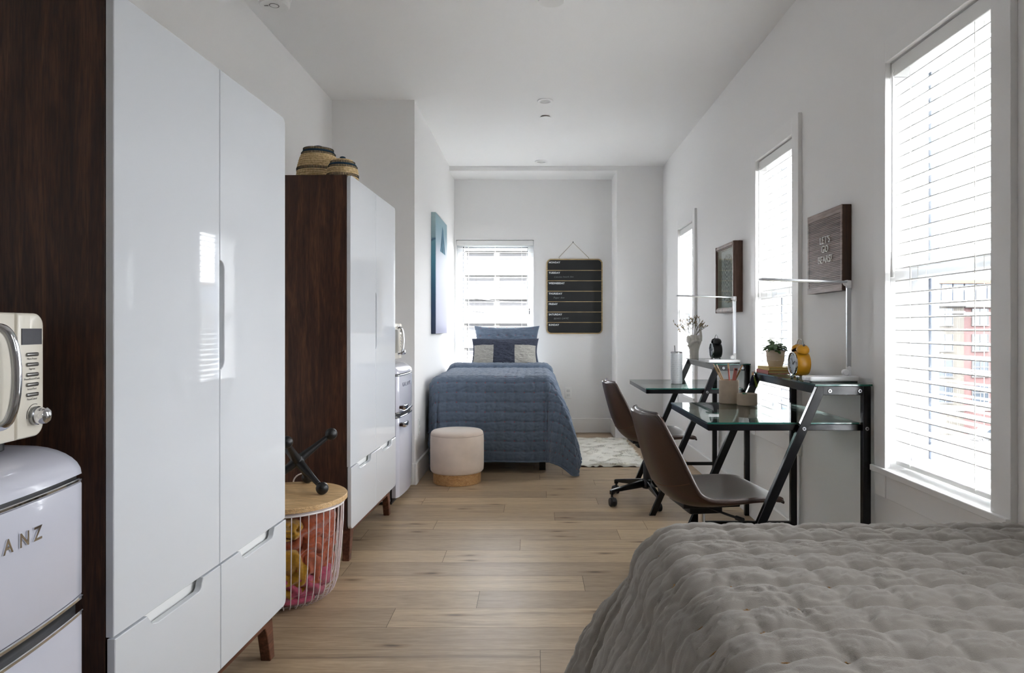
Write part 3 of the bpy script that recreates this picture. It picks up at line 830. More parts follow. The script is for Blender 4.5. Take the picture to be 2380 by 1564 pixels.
towel('mustard yellow towel in the lower part of the wire basket', 'towel', terry('mustard_terry', (176, 130, 34)), (BX + .035, BY - .165, .150), (.105, .085, .105), 5, (.5, -.8, .6, .05), -.002)
towel('small mustard corner peeking out under the basket lid', 'towel', terry('mustard_terry', (176, 130, 34)), (BX + .03, BY - .15, .320), (.085, .075, .042), 12, (1.2, .4, 1, .12))
towel('raspberry pink towel at the bottom of the wire basket', 'towel', terry('pink_terry', (168, 70, 96)), (BX + .03, BY - .03, .082), (.19, .20, .074), 6, (1.6, 1.3, .6, .20))
def jack():
    o = thing('jack_sculpture', 'black giant jack sculpture resting on the wooden basket lid', 'sculpture', (-.986, 2.871, .4195))
    R, L, rb = .140, .172, .0255; h = math.sqrt(L * L - R * R); zc = h + rb
    mb = MB(); a0 = math.atan2(2.807 - 2.871, -.867 + .986)
    dirs = []
    for k in range(3):
        a = a0 + k * 2 * PI / 3; dirs.append(Vector((R * math.cos(a), R * math.sin(a), -h)))
    for d in dirs:
        for s in (1, -1):
            e = d * s; c = Vector((0, 0, zc))
            mb.tube([c, c + e * .3, c + e * .6, c + e * .88], [.021, .0165, .0125, .0105], 16)
            mb.ball(c + e, rb, 24)
    mb.ball((0, 0, zc), .022, 20)
    ob = mb.build('body', mat('black_cast_iron', (24, 24, 25), rough=.42, bump=.15, bscale=120), o, ang=60)
    md = ob.modifiers.new('fuse', 'REMESH'); md.mode = 'VOXEL'; md.voxel_size = .0022; md.use_smooth_shade = True
    sm = ob.modifiers.new('soft', 'SMOOTH'); sm.iterations = 6; sm.factor = .5
    return o
jack()

# ================================================================== ottoman
o = thing('round_ottoman', 'round blush velvet ottoman on a wooden plinth at the foot of the blue bed', 'ottoman', (-.549, 4.92, 0))
M_velvet = mat('blush_velvet', (222, 205, 190), rough=.85, spec=.15, sheen=.5, vary=.09, vscale=7)
MB().lathe([(.16, .075), (.178, .078), (.188, .09), (.1905, .12), (.1905, .30), (.189, .335), (.185, .343), (.186, .348), (.183, .358), (.172, .367), (.10, .372), (.0001, .373)], 64).build('cushion', M_velvet, o, ang=60)
MB().tube([(.1885 * math.cos(a), .1885 * math.sin(a), .341) for a in [2 * PI * j / 64 for j in range(64)]], .0016, 6, closed=True).build('welt_seam', mat('velvet_seam', (190, 168, 154), rough=.9), o)
MB().lathe([(.168, .0), (.170, .003), (.170, .076)], 64).build('plinth', wood('oak_plinth', (192, 142, 88), (214, 168, 114), (228, 188, 138), 'x', rough=.45, scale=3.5), o, ang=30)

# ================================================================== quilts and beds
def quilt(name, label, cat, fabric, thread, rect, top, r, over, res, seed, sp, amp, flare, wall=None, roll=None, wrinkle=1.0):
    x0, x1, y0, y1 = rect; oL, oR, oF, oB = over
    us = np.arange(x0 - oL, x1 + oR + res / 2, res); vs = np.arange(y0 - oF, y1 + oB + res / 2, res)
    U, V = np.meshgrid(us, vs, indexing='ij')
    cx = np.clip(U, x0 + r, x1 - r); cy = np.clip(V, y0 + r, y1 - r)
    if oB <= 0: cy = np.clip(V, y0 + r, y1)
    dx, dy = U - cx, V - cy
    p = 2.7; d = (np.abs(dx) ** p + np.abs(dy) ** p) ** (1 / p); de = np.sqrt(dx * dx + dy * dy) + 1e-9
    nx, ny = dx / de, dy / de
    w = 2 * np.minimum(np.abs(dx), np.abs(dy)) / (np.abs(dx) + np.abs(dy) + 1e-9)
    fl = np.where(np.abs(dx) > np.abs(dy), np.where(dx > 0, flare[1], flare[0]), flare[2]); fl = fl * (1 - w) + flare[3] * w * np.where(dx < 0, flare[4], flare[5])
    q = r * PI / 2; a = np.minimum(d / r, PI / 2); h = np.maximum(0, d - q); hs = .38 * (1 - np.exp(-h / .38))
    out = r * np.sin(a) + fl * hs + (np.sin(U * 17 + seed) * (np.abs(ny) > .7) + np.sin(V * 15 + seed) * (np.abs(nx) > .7)) * .010 * np.clip(h / .4, 0, 1)
    # deep fold beside each hanging corner
    out = out - .035 * np.exp(-((w - .32) / .13) ** 2) * np.clip(h / .3, 0, 1) * (w > .02)
    Z = top - r * (1 - np.cos(a)) - np.sqrt(np.maximum(h * h - (fl * hs) ** 2, (.75 * h) ** 2))
    X = cx + nx * out; Y = cy + ny * out
    P = np.stack([X, Y, Z], -1)
    if roll:                                   # folded-back end of the quilt
        t = (V - (y1 - roll)) / roll
        k = np.where(t > 0, np.sqrt(np.clip(1 - (2 * t - 1) ** 2, 0, 1)), 0)
        P[..., 2] += .042 * k
    gu = np.gradient(P, axis=0); gv = np.gradient(P, axis=1); Nn = np.cross(gu, gv); Nn /= np.linalg.norm(Nn, axis=-1, keepdims=True) + 1e-12
    m1 = noise2(U * 9, V * 13, seed)
    Uj = U + .004 * noise2(U * 7, V * 7, seed + 7); Vj = V + .007 * noise2(U * 6, V * 6, seed + 8)
    tv = np.abs(Vj / sp - np.round(Vj / sp)) * sp; tu = np.abs(Uj / sp - np.round(Uj / sp)) * sp
    row = 1 - np.exp(-(tv / .0072) ** 1.3); colm = 1 - np.exp(-(tu / .012) ** 1.5)
    puff = row * (.66 + .34 * colm) * (.85 + .3 * noise2(np.floor(Uj / sp) * 1.7 + .3, np.floor(Vj / sp) * 1.3 + .7, seed + 12))
    pinch = np.exp(-(((U / sp - np.round(U / sp)) * sp) ** 2 + tv ** 2) / (2 * .010 ** 2))
    wl = 1.5 * m1 + .8 * noise2(U * 4, V * 5, seed + 4)
    w1 = noise2(U * 13 + wl, V * 62 + 2.2 * wl, seed + 1); w2 = noise2(U * 24 - 2 * wl + V * 8, V * 110 + 3 * wl, seed + 2); w3 = noise2(U * 70 + wl, V * 30 + U * 18, seed + 5); w4 = noise2(U * 150, V * 190, seed + 6)
    rg = 1 - np.abs(noise2(U * 9 + V * 12 + wl, V * 34 - U * 9 + wl, seed + 21)); rg = np.clip((rg - .78) / .22, 0, 1) ** 1.5
    big = noise2(U * 3.3, V * 3.3, seed + 11)
    disp = amp * (puff - .6 * pinch) + wrinkle * (.0011 * w1 + .0011 * w2 + .0008 * w3 * row + .0004 * w4 + .0006 * m1 - .0026 * rg * row) + .003 * big
    m2 = w1
    P = P + Nn * disp[..., None]
    P[..., 2] = np.maximum(P[..., 2], .012 + .004 * np.abs(m1))
    if wall:
        if wall[0] is not None: P[..., 0] = np.maximum(P[..., 0], wall[0] + .002 * np.abs(m2))
        if wall[1] is not None: P[..., 0] = np.minimum(P[..., 0], wall[1] - .002 * np.abs(m2))
    mb = MB(); mb.grid(P)
    # hem: thick rolled edge
    nu, nv = P.shape[:2]
    edge = [P[i, 0] for i in range(0, nu, 3)] + [P[nu - 1, j] for j in range(0, nv, 3)] + [P[i, nv - 1] for i in range(nu - 1, -1, -3)] + [P[0, j] for j in range(nv - 1, -1, -3)]
    e2 = [edge[0]]
    for p_ in edge[1:]:
        if np.linalg.norm(p_ - e2[-1]) > res * .8: e2.append(p_)
    mb.tube([Vector(p_) for p_ in e2], .006, 7, 0, closed=True)
    # little cross stitches at the tufting points
    iu = [int(round((k * sp - us[0]) / res)) for k in range(int(us[0] / sp), int(us[-1] / sp) + 1)]
    iv = [int(round((k * sp - vs[0]) / res)) for k in range(int(vs[0] / sp), int(vs[-1] / sp) + 1)]
    for i in iu:
        for j in iv:
            if 2 <= i < nu - 2 and 2 <= j < nv - 2:
                c = Vector(P[i, j]) + Vector(Nn[i, j]) * .0012; t1 = Vector(gu[i, j]).normalized(); t2 = Vector(gv[i, j]).normalized(); n_ = Vector(Nn[i, j])
                for A, B_ in ((t1, t2), (t2, t1)):
                    l, wd = .006, .0012
                    mb.add([c + A * l + B_ * wd, c + A * l - B_ * wd, c - A * l - B_ * wd, c - A * l + B_ * wd], [(0, 1, 2, 3)], 1)
    o = mb.build(name, [fabric, thread], smooth=True, ang=75)
    return tag(o, label, cat)
def linen(name, rgb, vary=.10):
    m = mat(name, rgb, rough=.92, spec=.12, sheen=.25, vary=vary, vscale=26, bump=.35, bscale=900)
    return m
M_bluelinen = linen('blue_linen', (104, 118, 137)); M_greylinen = linen('grey_linen', (159, 153, 145), .05)
def bed(label, x0, x1, y0, y1, top):
    b = thing('bed', label, 'bed', ((x0 + x1) / 2, (y0 + y1) / 2, 0)); hx, hy = (x1 - x0) / 2, (y1 - y0) / 2
    MB().box(-hx + .035, hx - .035, -hy + .03, hy - .02, .40, top - .03, bev=.06, seg=4).build('mattress', mat('mattress_white', (228, 227, 222), rough=.9), b)
    MB().box(-hx + .055, hx - .055, -hy + .05, hy - .02, .27, .399, bev=.01).build('bed_frame', M_blackp, b, smooth=False)
    for sx in (-1, 1):
        for sy in (-1, 1):
            MB().box(sx * (hx - .085) - .025, sx * (hx - .085) + .025, sy * (hy - .08) - .025, sy * (hy - .08) + .025, 0, .27, bev=.004).build('leg', M_black, b)
    return b
bed('low bed with black legs against the back wall under the blue quilt', XL2 + .045, .150, 5.25, YB - .03, .70)
quilt('quilt', 'dusty blue tufted quilt with red stitches draped over the bed by the back window', 'quilt', M_bluelinen, mat('red_thread', (172, 66, 74), rough=.9),
      (XL2 + .035, .172, 5.225, 6.50), .725, .088, (.40, .57, .60, 0), .0062, 3, .0735, .0085, (.0, .50, .12, .80, .05, 1.0), wall=(XL2 + .021, None), roll=.17, wrinkle=1.4)
bed('bed along the window wall under the grey quilt', .20, XR - .03, -.62, 1.42, .685)
quilt('quilt', 'rumpled warm grey tufted quilt with ochre stitches covering the bed beside the camera', 'quilt', M_greylinen, mat('ochre_thread', (150, 112, 62), rough=.9),
      (.188, XR - .03, -.55, 1.435), .712, .11, (.56, .0, .0, .56), .0042, 17, .0735, .0098, (.56, .0, .2, .80, 1.0, .2), wall=(None, XR - .022), wrinkle=1.5)

# pillows on the blue bed
def pillow(name, label, w, h, t, mats, loc, rx, seed, colour=None, res=72, pinch=.095, tuft=None):
    u = np.linspace(-1, 1, res); U, V = np.meshgrid(u, u, indexing='ij')
    prof = np.clip((1 - np.abs(U) ** 2.4) * (1 - np.abs(V) ** 2.4), 0, 1) ** .42
    sx = 1 - pinch * (1 - V ** 2); sy = 1 - pinch * 1.3 * (1 - U ** 2)
    X = w / 2 * U * sx; Zz = h / 2 * V * sy
    wr = noise2(U * 5 + 3, V * 5, seed) * .008 + noise2(U * 9 + 2 * noise2(U * 3, V * 3, seed + 2), V * 14, seed + 1) * .004 + (1 - np.abs(noise2(U * 6 + V * 4, V * 6 - U * 3, seed + 5))) ** 4 * .006
    mb = MB()
    for s in (-1, 1):
        Yv = s * t / 2 * prof + wr * prof * s
        if tuft:
            a, b_ = tuft; pn = np.exp(-(((X / a - np.round(X / a)) * a) ** 2 + ((Zz / a - np.round(Zz / a)) * a) ** 2) / (2 * .010 ** 2)); Yv = Yv - s * b_ * pn * prof
        P = np.stack([X, Yv, Zz], -1)
        o0 = len(mb.f); mb.grid(P, flip=(s > 0))
        if colour:
            k = o0
            for i in range(res - 1):
                for j in range(res - 1):
                    mb.m[k] = colour(U[i, j] + 1 / res, V[i, j] + 1 / res); k += 1
        if tuft and s < 0:
            for i in range(-6, 7):
                for j in range(-6, 7):
                    x, z = i * a, j * a
                    if abs(x) < w * .44 and abs(z) < h * .42:
                        y = -t / 2 * ((1 - abs(2 * x / w) ** 2.4) * (1 - abs(2 * z / h) ** 2.4)) ** .42 - .002
                        mb.add([(x - .006, y, z - .0014), (x + .006, y, z - .0014), (x + .006, y, z + .0014), (x - .006, y, z + .0014)], [(0, 1, 2, 3)], 1)
    o = mb.build(name, mats, loc=loc, rot=(rx, 0, 0), ang=70)
    return tag(o, label, 'pillow')
pillow('pillow', 'quilted blue pillow with red stitches leaning below the back window', .665, .43, .15, [M_bluelinen, MATS['red_thread']], (-.275, 6.93, .915), math.radians(-20), 31, tuft=(.088, .012))
M_navyw = mat('navy_weave', (73, 78, 92), rough=.95, spec=.1, vary=.35, vscale=160, stretch=(.35, 1, 1.6)); M_greyw = mat('oat_weave', (178, 176, 168), rough=.95, spec=.1, vary=.2, vscale=160, stretch=(.35, 1, 1.6))
pillow('lumbar_pillow', 'navy lumbar pillow with two oatmeal blocks lying in front of the quilted blue pillow', .655, .30, .14, [M_navyw, M_greyw], (-.280, 6.66, .855), math.radians(-24), 44,
       colour=lambda u, v: 1 if (abs(u + .02) > .33 and v < .42 and abs(u) < .965) else 0, res=90, pinch=.06)

# shaggy rug
def rug():
    x0, x1, y0, y1 = .22, .885, 5.42, 6.72
    rs = np.random.RandomState(3); n = 42000; mb = MB()
    gx = np.arange(x0, x1, .006); gy = np.arange(y0, y1, .006); U, V = np.meshgrid(gx, gy, indexing='ij')
    ex = np.minimum(np.minimum(U - x0, x1 - U), np.minimum(V - y0, y1 - V)); e = np.clip((ex + .012 * noise2(U * 22, V * 22, 9)) / .03, 0, 1) ** .5
    hgt = lambda a, b: .022 + .0020 * noise2(a * 14, b * 14, 5) + .0012 * noise2(a * 40, b * 40, 7)
    Zg = .003 + e * (hgt(U, V))
    mb.grid(np.stack([U, V, Zg], -1)); nb = len(mb.v)
    px = rs.uniform(x0 + .008, x1 - .008, n); py = rs.uniform(y0 + .008, y1 - .008, n)
    ang = noise2(px * 7, py * 7, 6) * 5 + rs.uniform(-.7, .7, n); L_ = .016 + .012 * rs.rand(n); hz = hgt(px, py); w = .0022
    tx = np.cos(ang) * L_ * .9; ty = np.sin(ang) * L_ * .9; vs = []; fs = []
    for i in range(n):
        a = ang[i] + PI / 2; ox, oy = math.cos(a) * w, math.sin(a) * w; z = hz[i] - .004; k = len(vs)
        vs += [(px[i] - ox, py[i] - oy, z), (px[i] + ox, py[i] + oy, z), (px[i] + tx[i], py[i] + ty[i], z + L_[i] * .55)]
        nz_ = ox * ty[i] - oy * tx[i]
        fs.append((k, k + 1, k + 2) if nz_ > 0 else (k, k + 2, k + 1))
    mb.add(vs, fs)
    o = mb.build('shaggy_rug', mat('ivory_shag', (246, 243, 234), rough=.95, spec=.1, vary=.08, vscale=14), smooth=True, ang=180)
    me = o.data; nn = np.zeros((len(me.vertices), 3), np.float32); me.vertices.foreach_get('normal', nn.ravel() if False else (buf := np.empty(len(me.vertices) * 3, np.float32))); nn = buf.reshape(-1, 3)
    nn[nb:] = (0, 0, 1); nn[nb:, :2] = rs.uniform(-.35, .35, (len(nn) - nb, 2)); nn /= np.linalg.norm(nn, axis=1, keepdims=True) + 1e-9
    me.normals_split_custom_set_from_vertices([tuple(float(c) for c in q) for q in nn])
    return tag(o, 'ivory shaggy rug on the floor beside the blue bed', 'rug')
rug()

# ================================================================== desk chairs
def catmull(P, n):
    P = np.array(P, float); out = []
    Q = np.vstack([2 * P[0] - P[1], P, 2 * P[-1] - P[-2]])
    for i in range(1, len(Q) - 2):
        for t in np.linspace(0, 1, n, endpoint=False):
            a, b, c, d = Q[i - 1], Q[i], Q[i + 1], Q[i + 2]
            out.append(.5 * ((2 * b) + (-a + c) * t + (2 * a - 5 * b + 4 * c - d) * t * t + (-a + 3 * b - 3 * c + d) * t ** 3))
    out.append(P[-1]); return np.array(out)
M_leather = mat('brown_leather', (66, 46, 35), rough=.36, spec=.45, bump=.10, bscale=260, vary=.14, vscale=6)
M_piping = mat('leather_piping', (56, 40, 33), rough=.35)
M_thread = mat('tan_thread', (98, 70, 50), rough=.8)
def make_chair(label, loc, rz, base_rot):
    r = thing('desk_chair', label, 'office chair', loc, rz, 'two brown leather bucket desk chairs')
    ctl = catmull([(.262, .418, .190, .0), (.256, .436, .198, .0), (.225, .443, .208, .003), (.145, .437, .222, .012), (.045, .425, .230, .022), (-.045, .418, .231, .034), (-.110, .430, .230, .050), (-.156, .470, .225, .062),
                   (-.188, .532, .217, .064), (-.212, .605, .207, .056), (-.229, .670, .197, .042), (-.241, .721, .188, .030), (-.247, .752, .172, .022), (-.249, .766, .142, .016)], 6)
    n = len(ctl); prof = ctl[:, :2]; tan = np.gradient(prof, axis=0); tan /= np.linalg.norm(tan, axis=1)[:, None]
    nor = np.stack([-tan[:, 1], tan[:, 0]], 1)
    nor = np.where((nor[:, :1] * .3 + nor[:, 1:]) < 0, -nor, nor) if False else -np.stack([-tan[:, 1], tan[:, 0]], 1)
    v = np.linspace(-1, 1, 25); rows = []; edgeL, edgeR = [], []
    for i in range(n):
        hw, dish = ctl[i, 2] * .955, ctl[i, 3]; th = .034 if 3 < i < n - 3 else (.020 if 1 < i < n - 2 else .010)
        inn, out = [], []
        for vv in v:
            o = dish * abs(vv) ** 2.4; b = prof[i] + nor[i] * o
            tt = th * (1 - .35 * abs(vv) ** 3)
            c = b - nor[i] * tt
            inn.append((b[0], hw * vv, b[1])); out.append((c[0], hw * vv, c[1]))
        mR = ((inn[-1][0] + out[-1][0]) / 2, hw + .006, (inn[-1][2] + out[-1][2]) / 2); mL = ((inn[0][0] + out[0][0]) / 2, -hw - .006, (inn[0][2] + out[0][2]) / 2)
        edgeR.append(mR); edgeL.append(mL)
        rows.append(inn + [mR] + out[::-1] + [mL])
    P = np.array(rows); k = P.shape[1]
    mb = MB(); P2 = np.concatenate([P, P[:, :1]], 1); mb.grid(P2)
    mb.add([tuple(p) for p in P[0]], [tuple(range(k))[::-1]]); mb.add([tuple(p) for p in P[-1]], [tuple(range(k))])
    mb.build('seat_shell', M_leather, r, ang=80)
    mb = MB()
    loop = edgeR + [tuple(p) for p in ((P[-1][24 - j] + P[-1][26 + j]) / 2 for j in range(2, 24, 2))] + edgeL[::-1] + [tuple((P[0][j] + P[0][50 - j]) / 2) for j in range(2, 24, 2)]
    mb.tube(loop, .0048, 8, 0, closed=True)
    mb.build('piping', M_piping, r)
    # stitched seam across the back of the shell
    i = int(n * .56); seam = [tuple(np.array(p) - np.array((nor[i][0], 0, nor[i][1])) * .0008) for p in P[i][26:51]]
    MB().tube(seam, .0013, 5).build('seam_stitch', M_thread, r)
    mb = MB(); mb.box(-.11, .13, -.085, .085,   .378, .398, bev=.006).box(-.07, .07, -.05, .05, .345, .381, bev=.008).tube([(.0, -.04, .375), (.04, -.16, .372), (.06, -.20, .37)], .005, 8).tube([(.06, -.20, .37), (.07, -.235, .37)], .009, 10)
    mb.build('tilt_mechanism', M_blackp, r)
    MB().lathe([(.026, .10), (.026, .245), (.023, .25)], 20).build('column_sleeve', M_blackp, r)
    MB().lathe([(.014, .24), (.014, .36)], 16).build('gas_lift', M_chrome, r)
    MB().lathe([(.030, .085), (.036, .09), (.036, .135), (.030, .145), (.022, .148)], 24).build('hub', M_black, r)
    for j in range(5):
        a = base_rot + j * 2 * PI / 5; M = Matrix.Rotation(a, 4, 'Z')
        mb = MB(); poly = [(.02, .095), (.02, .138), (.06, .135), (.262, .098), (.268, .092), (.268, .070), (.25, .070), (.25, .082)]
        mb.prism(poly, -.014, .014, 'y', bev=.004, M=M)
        mb.build('base_arm', M_black, r)
        mb = MB(); sw = M @ Matrix.Translation((.258, 0, 0)) @ Matrix.Rotation(.7 + j * 1.9, 4, 'Z')
        mb.cyl((0, 0, .048), .007, .03, 'z', 10, M=sw)
        for s in (-1, 1):
            mb.cyl((-.016, s * .012 - .009, .0265), .0262, .018, 'y', 22, bev=.004, M=sw)
        mb.prism(arc(-.016, .0265, .030, -.2, PI * .9, 10) + arc(-.016, .0265, .022, PI * .9, -.2, 10), -.006, .006, 'y', M=sw)
        mb.build('caster', M_blackp, r)
    return r
CH1 = make_chair('brown leather bucket chair at the near glass desk, its base hidden by the grey bed', (.69, 2.832, 0), math.radians(8), math.radians(56))
CH2 = dup(CH1, (.717, 4.355, 0), math.radians(4), 'brown leather bucket chair at the far glass desk with its casters in view')

for c_ in CH1.children:                     # the near chair's star base is turned a little further
    if c_.name.startswith(('base_arm', 'caster')): c_.rotation_euler.z = math.radians(20)
# ================================================================== glass desks
M_dglass = thin_glass('desk_glass', (226, 240, 235))
M_gedge = mat('glass_edge_green', (20, 74, 64), rough=.12, coat=.5)
def glass_plate(name, x0, x1, y0, y1, z0, z1, parent):
    mb = MB(); v = [(x0, y0, z0), (x1, y0, z0), (x1, y1, z0), (x0, y1, z0), (x0, y0, z1), (x1, y0, z1), (x1, y1, z1), (x0, y1, z1)]
    mb.add(v, [(4, 5, 6, 7), (3, 2, 1, 0)], 0); mb.add(v, [(0, 1, 5, 4), (1, 2, 6, 5), (2, 3, 7, 6), (3, 0, 4, 7)], 1)
    return mb.build(name, [M_dglass, M_gedge], parent, smooth=False)
def make_desk(label, loc):
    W = .745; t = .024
    r = thing('glass_desk', label, 'desk', loc, 0, 'two black framed two-level glass desks')
    for s in (0, 1):
        ya = 0 if s == 0 else W - t; yb = ya + t
        MB().box(.572, .602, ya, yb, .0, .881, bev=.002, seg=1).build('rear_leg', M_black, r, smooth=False)
        MB().prism([(.014, 0), (.050, 0), (.425, .849), (.425, .881), (.402, .881)], ya, yb, 'y', bev=.002).build('diagonal_leg', M_black, r, smooth=False)
        MB().box(.42, .573, ya + .001, yb - .001, .847, .8805, bev=.002, seg=1).build('upper_side_rail', M_black, r, smooth=False)
        yi = (yb, yb + .022) if s == 0 else (ya - .022, ya)
        MB().box(.0, .575, yi[0], yi[1], .711, .7355, bev=.002, seg=1).build('lower_side_rail', M_black, r, smooth=False)
        MB().box(.09, .575, ya + .003, yb - .003, .150, .172, bev=.002, seg=1).build('stretcher', M_black, r, smooth=False)
        mb = MB(); yo = (ya - .002, -1) if s == 0 else (yb + .002, 1)
        for x, z in ((.448, .863), (.560, .863), (.352, .722), (.587, .722)):
            mb.cyl((x, ya - .0025 if s == 0 else yb - .003, z), .0075, .0055, 'y', 16, 0, bev=.001).cyl((x, ya - .0032 if s == 0 else yb, z), .0035, .0035, 'y', 8, 1)
        mb.build('bolt_heads', [M_steel, M_darkgap], r)
    MB().box(0, .022, t, W - t, .711, .7355, bev=.002, seg=1).build('front_rail', M_black, r, smooth=False)
    MB().box(.405, .425, t, W - t, .849, .880, bev=.002, seg=1).build('shelf_front_rail', M_black, r, smooth=False)
    MB().box(.580, .600, t, W - t, .849, .880, bev=.002, seg=1).build('shelf_rear_rail', M_black, r, smooth=False)
    MB().box(.552, .571, t, W - t, .711, .7355, bev=.002, seg=1).build('rear_rail', M_black, r, smooth=False)
    glass_plate('desktop', -.002, .570, t + .001, W - t - .001, .736, .742, r)
    glass_plate('upper_shelf', .393, .606, -.003, W + .003, .8815, .888, r)
    return r
D1 = make_desk('black framed glass desk with the yellow clock, books and potted plant', (.656, 2.568, 0))
D2 = dup(D1, (.660, 4.020, 0), 0, 'black framed glass desk with the black clock and hand shaped vase')

# ================================================================== desk lamps
M_lampw = mat('lamp_white', (238, 238, 240), rough=.3)
M_lampa = mat('lamp_aluminium', (188, 190, 194), rough=.3, metal=.85)
def make_lamp(label, loc):
    r = thing('desk_lamp', label, 'desk lamp', loc, 0, 'two slim white desk lamps')
    MB().prism(round_poly(-.098, .098, 0, .085, .012, ('bl', 'br', 'tr', 'tl')), .004, .022, 'z', bev=.004, seg=3).build('base', M_lampw, r, ang=30)
    MB().prism(round_poly(-.093, .093, .004, .081, .010, ('bl', 'br', 'tr', 'tl')), 0, .006, 'z').build('base_pad', M_blackp, r, smooth=False)
    mb = MB(); mb.box(.0975, .0985, .010, .018, .008, .014).box(.0975, .0985, .024, .027, .009, .013); mb.build('power_socket', M_blackp, r, smooth=False)
    px, py = .072, .042
    mb = MB(); mb.cyl((px - .016, py - .016, .036), .012, .02, 'y', 20, bev=.002).cyl((px, py, .02), .0095, .040, 'z', 16, bev=.003); mb.build('base_hinge', M_lampw, r)
    MB().box(px - .0085, px + .0085, py - .006, py + .006, .056, .372, bev=.002).build('post', M_lampa, r, smooth=False)
    mb = MB(); mb.cyl((px - .010, py - .014, .386), .0115, .02, 'y', 20, bev=.002).box(px - .010, px + .010, py - .008, py + .008, .366, .397, bev=.004); mb.build('top_hinge', M_lampw, r)
    o = MB().box(-.335, 0, -.019, .019, -.004, .004, bev=.003).build('lamp_head', M_lampa, r, loc=(px - .012, py, .390), rot=(0, math.radians(2.0), 0))
    MB().box(-.320, -.10, -.014, .014, -.0055, -.0038).build('diffuser', mat('lamp_diffuser', (235, 232, 222), rough=.6), o, smooth=False)
    return r
make_lamp('slim white desk lamp on the near desk, its arm in front of the letter board', (1.163, 2.66, .888))
o = make_lamp('slim white desk lamp on the far desk below the striped framed art', (1.121, 4.05, .888))

# ================================================================== twin bell clocks
def make_clock(label, loc, rgb, nm):
    """face looks towards -x"""
    m = mat('clock_' + nm, rgb, rough=.34, coat=.15)
    r = thing('alarm_clock', label, 'clock', loc, 0, 'two twin bell alarm clocks')
    zc = .062; R = .051; MX = Tm(0, 0, zc) @ Matrix.Rotation(PI / 2, 4, 'Y')
    MB().lathe([(.0001, .031), (.040, .030), (.047, .027), (R, .016), (R + .001, 0), (R, -.018), (.047, -.028), (.0445, -.031)], 48, cap=False, M=MX).build('case', m, r, ang=50)
    MB().lathe([(.0445, -.029), (.0475, -.0275), (.049, -.031), (.047, -.036), (.0435, -.035)], 48, cap=False, M=MX).build('bezel', M_chrome, r)
    face = MB().lathe([(.0445, -.0285), (.0001, -.0287)], 40, cap=False, M=MX).build('dial_face', mat('dial_silver', (196, 198, 202), rough=.4, vary=.06, vscale=60), r)
    mb = MB()
    for k in range(12):
        a = 2 * PI * k / 12; c, s = math.cos(a), math.sin(a)
        M = Tm(-.0292, 0, zc) @ Matrix.Rotation(a, 4, 'X')
        mb.box(-.0004, .0002, -.0012, .0012, .034, .040, M=M)
    for a, l, w in ((math.radians(62), .022, .0016), (math.radians(-40), .032, .0012)):
        mb.box(-.0012, -.0004, -w, w, -.006, l, M=Tm(-.0292, 0, zc) @ Matrix.Rotation(a, 4, 'X'))
    mb.cyl((-.031, 0, zc), .003, .002, 'x', 12); mb.build('hands', M_black, face, smooth=False)
    MB().lathe([(.0455, -.0345), (.03, -.0385), (.0001, -.040)], 40, cap=False, M=MX).build('crystal', thin_glass('clock_crystal', (246, 250, 252), fac=.25), r)
    for s in (-1, 1):
        M = Tm(0, s * .027, zc + .057) @ Matrix.Rotation(-s * math.radians(32), 4, 'X')
        MB().lathe([(.0245, -.003), (.0262, -.002), (.0255, .006), (.021, .014), (.013, .0185), (.0001, .020)], 32, M=M, cap=False).lathe([(.0245, -.003), (.018, .006), (.0001, .010)], 32, 1, M=M, cap=False).build('bell', [m, M_darkgap], r, ang=50)
        MB().lathe([(.003, -.02), (.003, .019), (.005, .021), (.0048, .026), (.0001, .028)], 14, M=M).build('bell_post', M_steel, r)
        MB().tube([(-.016, s * .026, zc - .044), (-.021, s * .031, .010)], .003, 8).ball((-.022, s * .032, .0085), .0085, 14).build('front_foot', M_chrome, r)
    MB().tube([(.020, 0, zc - .046), (.026, 0, .004)], .003, 8).ball((.026, 0, .0045), .0045, 10).build('rear_foot', M_black, r)
    pts = [(0, .033 * math.cos(a), zc + .078 + .024 * math.sin(a)) for a in [PI * k / 16 for k in range(17)]]
    MB().tube(pts, .0017, 8).build('carry_handle', M_steel, r)
    MB().tube([(0, 0, zc + .045), (0, 0, zc + .07)], .0018, 8).box(-.003, .003, -.008, .008, zc + .066, zc + .076, bev=.002).build('hammer', M_steel, r)
    return r
make_clock('yellow twin bell alarm clock on the upper glass shelf of the near desk', (1.108, 2.865, .888), (214, 152, 28), 'yellow')
make_clock('black twin bell alarm clock on the upper glass shelf of the far desk', (1.192, 4.50, .888), (18, 18, 19), 'black')

# ================================================================== books and plant
M_page = mat('book_pages', (206, 186, 128), rough=.8, vary=.12, vscale=300, stretch=(.05, .05, 8))
def book(label, x0, x1, y0, y1, z0, th, rgb, nm):
    b = thing('book', label, 'book', ((x0 + x1) / 2, (y0 + y1) / 2, z0), 0, 'two small books under the plant')
    hx, hy = (x1 - x0) / 2, (y1 - y0) / 2; c = mat('cover_' + nm, rgb, rough=.55)
    mb = MB(); mb.box(-hx, hx, -hy, hy, 0, .0022, bev=.0008, seg=1).box(-hx, hx, -hy, hy, th - .0022, th, bev=.0008, seg=1).prism([(-hx, 0), (-hx, th), (-hx + .002, th), (-hx + .002, 0)], -hy, hy, 'y')
    mb.build('cover', c, b, smooth=False)
    MB().box(-hx + .002, hx - .004, -hy + .003, hy - .003, .002, th - .002).build('pages', M_page, b, smooth=False)
book('red covered book at the bottom of the small stack under the plant', 1.066, 1.205, 3.135, 3.298, .888, .0155, (168, 66, 52), 'red')
book('yellow covered book on top of the small stack under the plant', 1.070, 1.214, 3.130, 3.292, .9035, .0145, (196, 164, 70), 'yellow')
zb = .918
